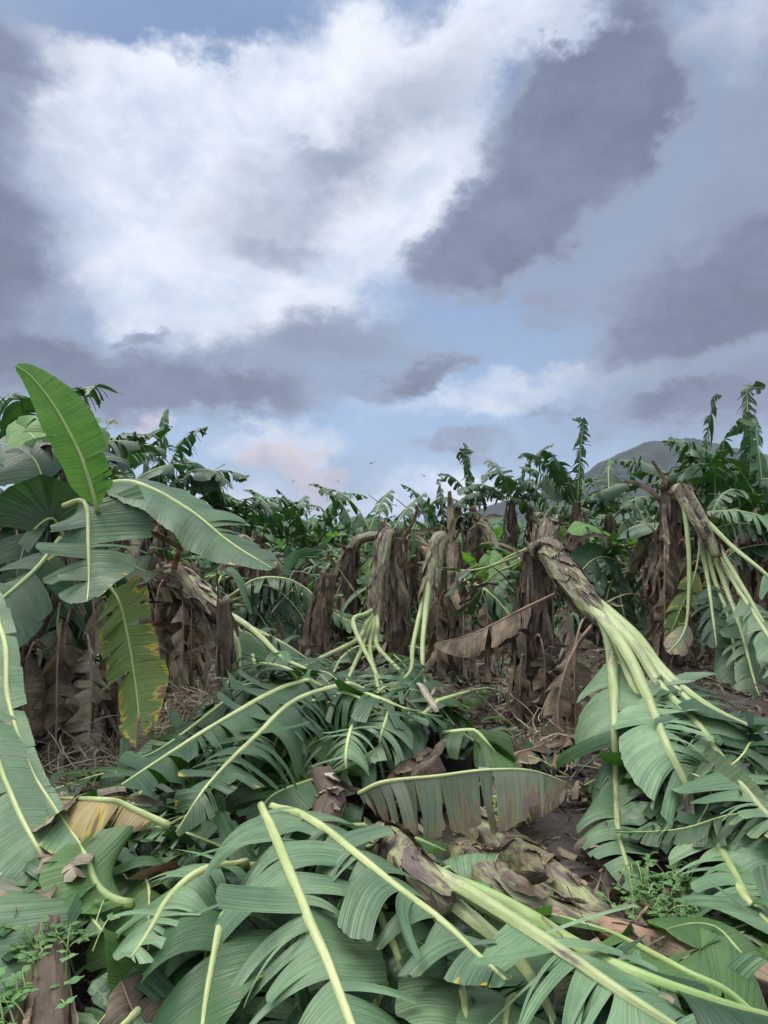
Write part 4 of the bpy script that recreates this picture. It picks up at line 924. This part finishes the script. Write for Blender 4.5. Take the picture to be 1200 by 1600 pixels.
# ================================================================== the pile: buried leaves first
def build_buried():
    rng = np.random.default_rng(71)
    n = 0
    spots = []
    for _ in range(4000):
        x = rng.uniform(-2.8, 3.8); y = rng.uniform(1.2, 5.6)
        if PILE[hidx(np.array(x), np.array(y))] < .13 or abs(x) > .8 * y + .7: continue
        if all((x - a) ** 2 + (y - c) ** 2 > .10 for a, c in spots): spots.append((x, y))
        if len(spots) > 62: break
    spots.sort(key=lambda s: -s[1])
    for (x, y) in spots:
        a = rng.normal(3.14 + .5 * x, 1.1); ln = rng.uniform(.8, 1.4); dx = np.array([math.sin(a), math.cos(a)])
        pts = []
        for k in range(6):
            q = np.array([x, y]) + dx * ln * (k / 5 - .5) + rng.normal(0, .02, 2)
            pts.append([q[0], q[1], float(hat(q[0], q[1])) + .03 + .05 * math.sin(k / 5 * 3.1)])
        mt = str(rng.choice(['glauc', 'mid', 'mid', 'deep', 'glauc', 'faded', 'olive']))
        o = leaf('fallen_leaf', pts, rng.uniform(.16, .28), mt, 'rib', None, 'half-buried torn leaf in the heap', 'fallen leaf', 'half-buried leaves of the heap', rng=rng,
             rr=.007, t0=.04, tear=rng.uniform(5, 18), bend=2.5, jit=.45, curl=2.6, narrow=rng.uniform(4, 14), snap=True, stack=True, nv=8, du=.025, bury=.10)
        v = np.array([x, y, .3]) - CAM; px = 600 + F * v[0] / v[1]; py = HOR - F * v[2] / v[1]
        near = min(marks, key=lambda k: (k[0] - px) ** 2 + (k[1] - py) ** 2)[2]; done.append((mt, near, px, o))
    names = {'glauc': 'pale grey-green', 'mid': 'mid-green', 'deep': 'dark green', 'faded': 'faded brownish', 'olive': 'olive green'}
    for mt, near, px, o in done:
        it = sorted([q for q in done if q[0] == mt and q[1] == near], key=lambda q: q[2]); k = [q[3] for q in it].index(o)
        pos = '' if len(it) == 1 else (' (leftmost)' if k == 0 else ' (rightmost)' if k == len(it) - 1 else ' (%s from left)' % ORD[k])
        o['label'] = '%s leaf half buried %s%s' % (names[mt], near, pos)
marks = [(330, 1170, 'under the two long fronds'), (560, 1100, 'at the crest of the heap'), (700, 1150, 'at the right side of the heap'), (430, 1420, 'left of the broad centre leaf'), (650, 1450, 'under the big slanting leaf'),
         (230, 1420, 'in the lower left tangle'), (60, 1400, 'under the two arching pale leaves'), (950, 1180, 'under the nearest fan of stalks'), (1120, 1250, 'at the right edge below the stalks'), (1000, 1500, 'in the lower right corner'),
         (250, 1560, 'at the bottom edge on the left'), (620, 1580, 'at the bottom edge in the middle'), (1180, 1060, 'below the tallest snapped plant'), (830, 1400, 'beside the fallen brown stem')]
done = []
build_buried()

def scraps(n, seed, mat, label, after=False):
    rng = np.random.default_rng(seed); g = Geo(); x = rng.uniform(-2.4, 2.6, n * 6); y = rng.uniform(1.3, 5.4, n * 6)
    ok = (PILE[hidx(x, y)] > .12) & (np.abs(x) < .6 * y + .2); x, y = x[ok][:n], y[ok][:n]; n = len(x); a = rng.uniform(0, 6.28, n)
    st = np.stack([x, y, hat(x, y) + .03 + rng.random(n) * .05], 1); d = np.stack([np.cos(a), np.sin(a), rng.normal(.25, .35, n)], 1); wd = np.stack([-np.sin(a), np.cos(a), rng.normal(0, .3, n)], 1)
    ribbons(g, st, d, wd, rng.uniform(.15, .48, n), rng.uniform(.018, .075, n), rng.uniform(3, 9, n), rng, curl=2.2, crum=.06, nseg=10, taper=.5, cup=.25)
    tag(g.build('leaf_scraps', M[mat]), label, 'leaf scraps', None, 'stuff')
scraps(60, 81, 'mid', 'short torn green leaf strips tangled all over the heap')
scraps(50, 82, 'glauc', 'short torn pale leaf strips scattered over the heap')

# ================================================================== leaves on the mound, centre
def lying(pp, w, mat, label, off=.05, rr=.020, rib='rib', name='fallen_leaf', cat='fallen leaf', parent=None, hts=None, **kw):
    pts = [L(x, y, off if hts is None else hts[i]) for i, (x, y) in enumerate(pp)]
    a = dict(t0=.05, tear=12, bend=3.2, jit=.22, lift=.05, curl=1.6, stack=True, snap=True, nv=10, du=.018, bury=.10)
    a.update(kw)
    return leaf(name, pts, w, mat, rib, parent, label if parent is None or label else None, cat if parent is None else None, rr=rr, **a)
# two great fronds of the toppled plant falling left from the crest
cr = L(560, 1120, .05)
r_ = empty('toppled_banana_plant', cr, 'toppled crown heaped at the centre, its long fronds spread left, down and right', 'toppled banana plant')
def K(pp, dz, w, mat, **kw):
    rel = kw.pop('h', None); n = len(pp)
    pts = [L(x, y, rel[i] if rel else .08) for i, (x, y) in enumerate(pp)]
    a = dict(t0=.03, tear=15, bend=4.2, jit=.25, curl=1.6, stack=True, nv=10, du=.018, rr=.015, bury=.10, ribp=(1.2, 1.1, .9, .65, .25)); a.update(kw)
    return leaf('leaf', pts, w, mat, a.pop('rib', 'rib'), r_, **a)
K([(560, 1020), (640, 1010), (690, 1030), (720, 1065)], 0, .24, 'deep', h=[.12, .2, .15, .05], tear=14)
K([(520, 1040), (560, 1010), (610, 1020), (650, 1060)], 0, .24, 'mid', h=[.1, .15, .15, .05], tear=14)
K([(640, 1110), (700, 1090), (760, 1075), (800, 1085)], 0, .16, 'mid', h=[.1, .12, .12, .05], tear=16)
K([(480, 1060), (430, 1040), (390, 1040), (350, 1070)], 0, .26, 'mid', h=[.1, .15, .12, .05], tear=12)
K([(690, 1120), (740, 1140), (765, 1165), (785, 1190)], 0, .26, 'olive', h=[.18, .28, .25, .1], tear=3, bend=3.0, jit=.08)
K([(420, 1040), (320, 1120), (250, 1170), (200, 1190)], 0, .26, 'deep', h=[.1, .12, .12, .1])
K([(515, 1056), (440, 1075), (340, 1130), (260, 1180), (190, 1226)], 0, .33, 'mid', h=[.14, .34, .38, .30, .18], tear=13, rr=.019, t0=.0)
K([(580, 1060), (470, 1090), (400, 1150), (330, 1220), (275, 1300)], 0, .33, 'mid', h=[.14, .34, .36, .28, .12], tear=13, rr=.019, t0=.0)
K([(600, 1090), (540, 1110), (470, 1180), (435, 1230)], 0, .26, 'olive', h=[.05, .1, .08, .05], rib='ribg')
K([(650, 1100), (600, 1160), (540, 1200), (430, 1240), (400, 1290)], 0, .26, 'mid', h=[.15, .2, .16, .15, .05], tear=7, rib='ribg')
K([(545, 1075), (590, 1090), (640, 1110), (690, 1120)], 0, .24, 'mid', h=[.18, .28, .25, .1], tear=16)
K([(500, 1075), (560, 1090), (600, 1130), (630, 1180)], 0, .26, 'mid', h=[.18, .28, .26, .1], tear=16)
K([(610, 1085), (606, 1115), (595, 1150), (590, 1190)], 0, .22, 'glauc', h=[.2, .3, .28, .1], tear=20, narrow=18)
K([(560, 1110), (545, 1150), (540, 1190), (545, 1230)], 0, .22, 'glauc', h=[.2, .28, .24, .1], tear=20, narrow=18)
K([(540, 1080), (480, 1100), (440, 1140), (420, 1190)], 0, .24, 'deep', h=[.2, .28, .26, .1], tear=14)

# broken brown trunk piece at the mound's foot
def log(pp, rad, label, off=.10, mat='trd', ns=24, smat='dryb', name='broken_banana_stem', green=False, cat='banana stem'):
    rng = rg(); pts = [L(x, y, off) for x, y in pp]; root = empty(name, pts[0], label, cat)
    g = Geo(); tube(g, pts, rad, nseg=18, bump=.10, rng=rng, step=.02); g.build('stem', M[mat], root); raise_h(g.all())
    s = sheath(pts, rad, ns // 2, rng, down=False, lr=(.10, .3), wr=(.02, .06), tr=(.02, .95), spread=.15, curl=1.0, crum=.08, bend=1.5); pp = patches(pts, rad, ns // 4, rng, mat_lr=(.06, .22), ar=(.4, 1.1), tr=(0, .85), lift=.010); s.add(pp.all(), np.concatenate(pp.F), np.concatenate(pp.U), np.concatenate(pp.Rl)); s.build('dry_sheath', M[smat], root)
    return root
log([(680, 1195), (640, 1215), (600, 1245)], [.10, .09, .06], 'short crumpled brown trunk piece below the centre of the heap', ns=26)
log([(500, 1215), (515, 1250), (500, 1290)], [.08, .07, .05], 'small brown dry stalk bundle left of the draped grey-brown leaf', ns=16, smat='dryg')
log([(735, 1290), (800, 1335), (860, 1380), (935, 1440)], [.11, .10, .09, .07], 'fallen banana stem with brown skin and green patches lying on the bare soil', mat='trg', ns=60)
log([(720, 1340), (780, 1385), (850, 1425), (930, 1462)], [.09, .085, .07, .06], 'second fallen stem, greener and half covered, just below the brown one', mat='trg', ns=34, off=.08)
log([(860, 1440), (940, 1460), (1010, 1475), (1090, 1500), (1200, 1535)], [.05, .06, .05, .06, .05], 'rolled dry brown leaf lying across the lower right', mat='ribd', ns=34, off=.07, name='rolled_dry_leaf', cat='dry leaf')
for i, (pp, lab) in enumerate([([(915, 1318), (935, 1308), (950, 1318)], 'small curled pinkish-brown dry scrap left of the long pale leaf'), ([(945, 1378), (965, 1372), (985, 1385)], 'curled pinkish-brown scrap under the tip of the long pale leaf'), ([(990, 1415), (1010, 1408), (1028, 1425)], 'curled light brown scrap among the weeds')]):
    lying(pp, .09, 'dryg', lab, off=.03, tear=5, lift=.9, bend=12, crum=.08, rib='ribd', rr=.006, snap=False, jit=.3, name='dry_leaf_scrap', cat='dry leaf')

# left edge arching leaves of a plant beyond the frame
b = soilD(-330, 1180); r_ = empty('banana_plant', b, 'plant at the left edge whose two long pale leaves arch down', 'banana plant')
g = Geo(); tube(g, [b, b + [0, 0, .8], b + [.1, -.1, 1.5]], [.14, .12, .09], nseg=14); g.build('trunk', M['trd'], r_)
bt = b + [.1, -.1, 1.35]
leaf('leaf', [bt, P(-60, 900, 4.2), P(2, 985, 3.8), P(12, 1090, 3.5), P(45, 1195, 3.2), P(85, 1262, 3.0), L(130, 1325, .12)], .34, 'glauc', 'rib', r_, rr=.022, t0=.48, tear=4, bend=1.0, up=(.35, -.5, .8), stack=True, jit=.08, wid=(.2, 1.1))
leaf('leaf', [bt + [0, -.1, 0], P(-110, 1050, 3.6), P(-30, 1130, 3.2), P(10, 1225, 3.0), P(50, 1310, 2.8), P(110, 1395, 2.65), L(160, 1455, .10)], .36, 'glauc', 'rib', r_, rr=.022, t0=.30, tear=5, bend=1.2, up=(.3, -.4, .9), stack=True, jit=.08, wid=(.35, 1.1))

# dry leaf with yellow parts lying flat, left
lying([(265, 1252), (200, 1252), (140, 1249), (78, 1247)], .24, 'ylw', 'yellow-brown dying leaf with a straight cream midrib lying below the left trunk', off=.16, tear=5, bend=6, lift=-.3, crum=.04, rr=.014, snap=False)
lying([(150, 1215), (120, 1235), (85, 1250), (70, 1290)], .18, 'dryg', 'crumpled brown leaf in front of the left trunk base', off=.12, tear=7, bend=3, crum=.08, rib='ribd', rr=.01, snap=False)
lying([(60, 1300), (85, 1310), (105, 1330), (120, 1370)], .10, 'dryg', 'torn grey-brown scrap lying over the pale leaves at left', off=.12, tear=14, bend=4, crum=.08, rib='ribd', rr=.007)
lying([(205, 1370), (180, 1375), (150, 1365), (125, 1320)], .20, 'olive', 'shiny bright green folded leaf tip at lower left', off=.10, tear=3, bend=1.5, lift=.5, rib='ribg', snap=False)

# lower left and centre foreground leaves
lying([(470, 1330), (400, 1350), (330, 1360), (260, 1370)], .20, 'mid', 'dark leaf strips folded over each other left of the foreground midribs', tear=12, jit=.4, curl=2.5, rib='ribg')
lying([(300, 1500), (250, 1530), (200, 1590), (160, 1640)], .20, 'glauc', 'torn leaf strips at the bottom edge, left of centre', tear=12, jit=.3, curl=2)
lying([(460, 1480), (430, 1530), (400, 1590), (380, 1660)], .22, 'mid', 'dark folded leaf strips at the bottom edge between the pale midribs', tear=10, jit=.4, curl=2.5, rib='ribg')
lying([(560, 1350), (590, 1420), (620, 1490), (650, 1570), (660, 1640)], .22, 'mid', 'mid-green leaf under the two big foreground leaves', tear=8, jit=.3, curl=1.8, rib='ribg')
lying([(620, 1470), (600, 1520), (585, 1570), (570, 1640)], .20, 'deep', 'shaded dark green leaf at the bottom between the big leaves', tear=8, jit=.3, curl=1.5, rib='ribg')
# draped grey-brown leaf and green leaves under it
lying([(505, 1270), (580, 1290), (650, 1310), (720, 1340)], .22, 'mid', 'smooth green leaf beneath the grey-brown draped leaf', off=.06, tear=3, rib='ribg', rr=.012)
pts = [P(560, 1240, 3.35), P(600, 1222, 3.3), P(680, 1213, 3.28), P(760, 1203, 3.3), P(830, 1204, 3.4), P(885, 1222, 3.5)]
leaf('fallen_leaf', pts,   .26, 'faded', 'rib', None, 'long leaf draped level across the middle, grey-green turning dry brown at its right end', 'fallen leaf', rr=.009, t0=.0, tear=6, bend=9, lift=-.9, jit=.22, stack=True, curl=.6, narrow=4, up=(0, -.5, .8), nv=12)
lying([(745, 1200), (790, 1200), (830, 1215), (885, 1235)], .20, 'dryg', 'dry brown flap hanging at the right end of the draped leaf', off=.22, tear=5, bend=8, lift=-.8, rib='ribd', rr=.008, snap=False)
lying([(760, 1215), (790, 1240), (800, 1280)], .16, 'sick', 'yellow-streaked fringe of narrow strips under the dry flap', off=.15, tear=30, bend=6, rib='ribg', rr=.008, snap=False)

# fallen trunk head with thick stalks, bottom centre-right
st = L(592, 1308, .12)
r_ = empty('toppled_banana_plant', st, 'toppled plant head with thick pale stalks fanning to the bottom right corner', 'toppled banana plant')
k = [L(592, 1308, .14), L(620, 1345, .15), L(665, 1385, .14), L(700, 1420, .12)]
fold(r_, k, [.045, .085, .08, .05], ns=12, lr=(.1, .25)); raise_h(np.array(k))
def J(pp, w, mat, t0, hs, **kw):
    pts = [L(x, y, h) for (x, y), h in zip(pp, hs)]
    a = dict(rr=.024, tear=10, bend=2.6, jit=.18, curl=1.2, stack=True, nv=12, du=.016, ribp=(1.9, 1.4, 1.1, .8, .4)); a.update(kw)
    return leaf('leaf', pts, w, mat, a.pop('rib', 'petg'), r_, t0=t0, **a)
J([(660, 1370), (740, 1440), (800, 1490), (850, 1560), (880, 1640)], .24, 'mid', .45, [.12, .13, .10, .08, .05])
J([(665, 1365), (760, 1400), (840, 1440), (940, 1500), (1100, 1560), (1250, 1600)], .22, 'deep', .55, [.12, .14, .14, .14, .14, .1], rib='ribg')
J([(650, 1350), (740, 1400), (850, 1470), (960, 1545), (1060, 1610), (1150, 1680)], .34, 'glauc', .40, [.15, .2, .22, .22, .2, .15], wid=(1, .8))

# broad dark green blades, lower right
lying([(1195, 1490), (1150, 1455), (1110, 1440), (1040, 1450)], .24, 'olive', 'broad smooth dark green blade lying at the right edge', off=.14, tear=1.5, jit=.06, rib='ribg', rr=.006)
lying([(1240, 1590), (1150, 1540), (1060, 1510), (960, 1460), (880, 1435), (830, 1425)], .20, 'olive', 'dark green leaf with a yellow-green midrib crossing the lower right corner', off=.10, tear=6, jit=.3, curl=2, rib='ribg', rr=.013)
lying([(1130, 1330), (1150, 1380), (1180, 1420), (1230, 1470)], .26, 'glauc', 'torn pale leaf at the right edge above the dark green blade', tear=10)
lying([(385, 1310), (330, 1345), (270, 1395), (235, 1450), (205, 1500)], .24, 'glauc', 'torn leaf with bright pale midrib slanting down to the lower left', off=.17, rr=.017, tear=12, jit=.25, curl=1.5)
lying([(365, 1370), (348, 1420), (335, 1490), (322, 1560), (312, 1640)], .24, 'mid', 'ragged leaf with a short pale midrib running straight down, lower left of centre', off=.17, rr=.016, tear=12, jit=.25, curl=1.5)
# the two big foreground leaves
lying([(425, 1250), (500, 1290), (600, 1370), (690, 1440), (745, 1490), (790, 1530)], .30, 'glauc', 'long pale leaf slanting to the lower right, its strips combed downwards', off=.24, tear=14, rr=.017, sweep=1.6, jit=.22, curl=1.6, ribp=(1.2, 1.2, 1.0, .8, .35), wid=(.55, 1.1), nv=12, du=.015, bend=4.0, bury=.03)
lying([(408, 1258), (440, 1330), (480, 1430), (515, 1510), (552, 1610), (580, 1690)], .31, 'glauc', 'broad pale centre foreground leaf with a cream midrib running to the bottom edge', off=.25, tear=10, rr=.018, jit=.2, curl=1.4, ribp=(1.1, 1.2, 1.1, .9, .7), nv=12, du=.015, bend=2.6, bury=0)
lying([(712, 1475), (722, 1530), (728, 1600), (730, 1680)], .20, 'glauc', 'small pale leaf at the bottom edge right of centre with curling strips', off=.13, tear=8, rr=.016, jit=.3, curl=2.5)
lying([(840, 1500), (800, 1540), (790, 1600), (790, 1660)], .22, 'glauc', 'pale leaf blade at the bottom beside the thick green stalk', off=.10, tear=7, rr=.014)

scraps(16, 83, 'glauc', 'loose pale leaf strips lying on top of the fallen leaves')
scraps(12, 84, 'deep', 'dark green leaf strips curled on top of the fallen leaves')
scraps(14, 85, 'dryg', 'small dry brown leaf strips caught on top of the heap')
# ================================================================== weeds and the mossy stem in the corner
M['weed'] = leaf_mat('weed_leaf', (.09, .19, .06), (.12, .24, .08), rough=.5, trans=.25, vein=.3)
def weed(c, n, h, s, label, seed, group=None):
    h = h * .7; n = int(n * 1.6)
    rng = np.random.default_rng(seed); c = np.array(c, float); g = Geo(); sg = Geo()
    for i in range(n):
        a = rng.uniform(0, 6.28); e = rng.uniform(.4, 1.4); ln = h * rng.uniform(.5, 1.1); b0 = c + [rng.normal(0, s * .6), rng.normal(0, s * .6), 0]
        d = np.array([math.cos(a) * math.cos(e), math.sin(a) * math.cos(e), math.sin(e)]); tip = b0 + d * ln
        tube(sg, [b0, b0 + d * ln * .5 + [0, 0, .01], tip], [.003, .002], nseg=4, cap=False)
        for t in range(3):
            aa = a + (t - 1) * 1.3 + rng.normal(0, .3); st = tip - d * ln * .25 * t * rng.random(); L0 = rng.uniform(.022, .045)
            dd = np.array([math.cos(aa), math.sin(aa), .25]); wd = np.array([-math.sin(aa), math.cos(aa), rng.normal(0, .2)])
            ribbons(g, st[None], dd[None], wd[None], L0, L0 * .75, 4.0, rng, curl=.5, crum=.03, nseg=5, clamp=False, taper=1.6, cup=.25)
    nl = sum(len(f) for f in g.F); ns = sum(len(f) for f in sg.F); g.add(sg.all(), np.concatenate(sg.F), np.concatenate(sg.U), np.concatenate(sg.Rl))
    o = g.build('weeds', [M['weed'], M['ribg']], None, c); o.data.polygons.foreach_set('material_index', np.r_[np.zeros(nl, np.int32), np.ones(ns, np.int32)]); tag(o, label, 'weeds', None, 'stuff')
weed(L(1040, 1395, .0), 34, .13, .16, 'low patch of small green weeds on the soil at right', 401)
weed(L(1000, 1420, .0), 20, .10, .12, 'tiny weeds beside the tip of the long pale leaf', 402)
weed(L(1085, 1440, .0), 20, .10, .12, 'weeds just above the broad dark green blade', 403)
r_ = log([(70, 1450), (75, 1520), (80, 1600), (85, 1680)], [.05, .055, .06, .06], 'old grey-brown banana stem with green patches lying in the bottom left corner', mat='trd', ns=10, off=.05)
weed(L(60, 1500, .02), 16, .16, .10, 'broad-leaved green weed creeping over the old stem', 404)
weed(L(20, 1580, .02), 16, .20, .10, 'green weed at the very bottom left corner', 405)
weed(L(100, 1480, .02), 8, .14, .06, 'small weed sprig right of the old stem top', 406)
lying([(20, 1420), (60, 1425), (90, 1440), (120, 1460)], .12, 'mid', 'shrivelled narrow green leaf over the old stem at lower left', off=.08, tear=24, jit=.5, curl=3, rib='ribg', rr=.006)
for i, (pp, lab) in enumerate([([(240, 1600), (210, 1560), (190, 1530)], 'red-brown dry scrap in the bottom left litter'), ([(60, 1350), (30, 1400), (10, 1450)], 'brown dry scrap under the left pale leaves'), ([(250, 1330), (230, 1345), (200, 1360)], 'curled brown leaf scrap beside the bright green tip'), ([(860, 1190), (880, 1160), (900, 1140)], 'twisted dry leaf at the foot of the nearest snapped stump'), ([(780, 1180), (830, 1170), (870, 1150)], 'brown dead leaf on the bare soil left of the nearest stump')]):
    lying(pp, .13, 'dryb', lab, off=.05, tear=8, crum=.10, rib='ribd', rr=.007, snap=False, jit=.5, curl=3)

# ================================================================== haze in the air, as the far hill shows it
def build_haze():
    m = bpy.data.materials.new('haze_air'); m.use_nodes = True; nt = m.node_tree; nt.nodes.clear()
    o = nt.nodes.new('ShaderNodeOutputMaterial'); v = nt.nodes.new('ShaderNodeVolumePrincipled')
    v.inputs['Color'].default_value = (.80, .86, 1.0, 1); v.inputs['Density'].default_value = .00008; v.inputs['Anisotropy'].default_value = .2
    nt.links.new(v.outputs[0], o.inputs['Volume'])
    x0, x1, y0, y1, z0, z1 = -1700, 1700, -300, 1900, -4, 190
    V = [(x, y, z) for z in (z0, z1) for y in (y0, y1) for x in (x0, x1)]
    Fc = [(0, 2, 3, 1), (4, 5, 7, 6), (0, 1, 5, 4), (2, 6, 7, 3), (0, 4, 6, 2), (1, 3, 7, 5)]
    tag(mesh_obj('haze', V, Fc, m, smooth=False), kind='stuff')
build_haze()
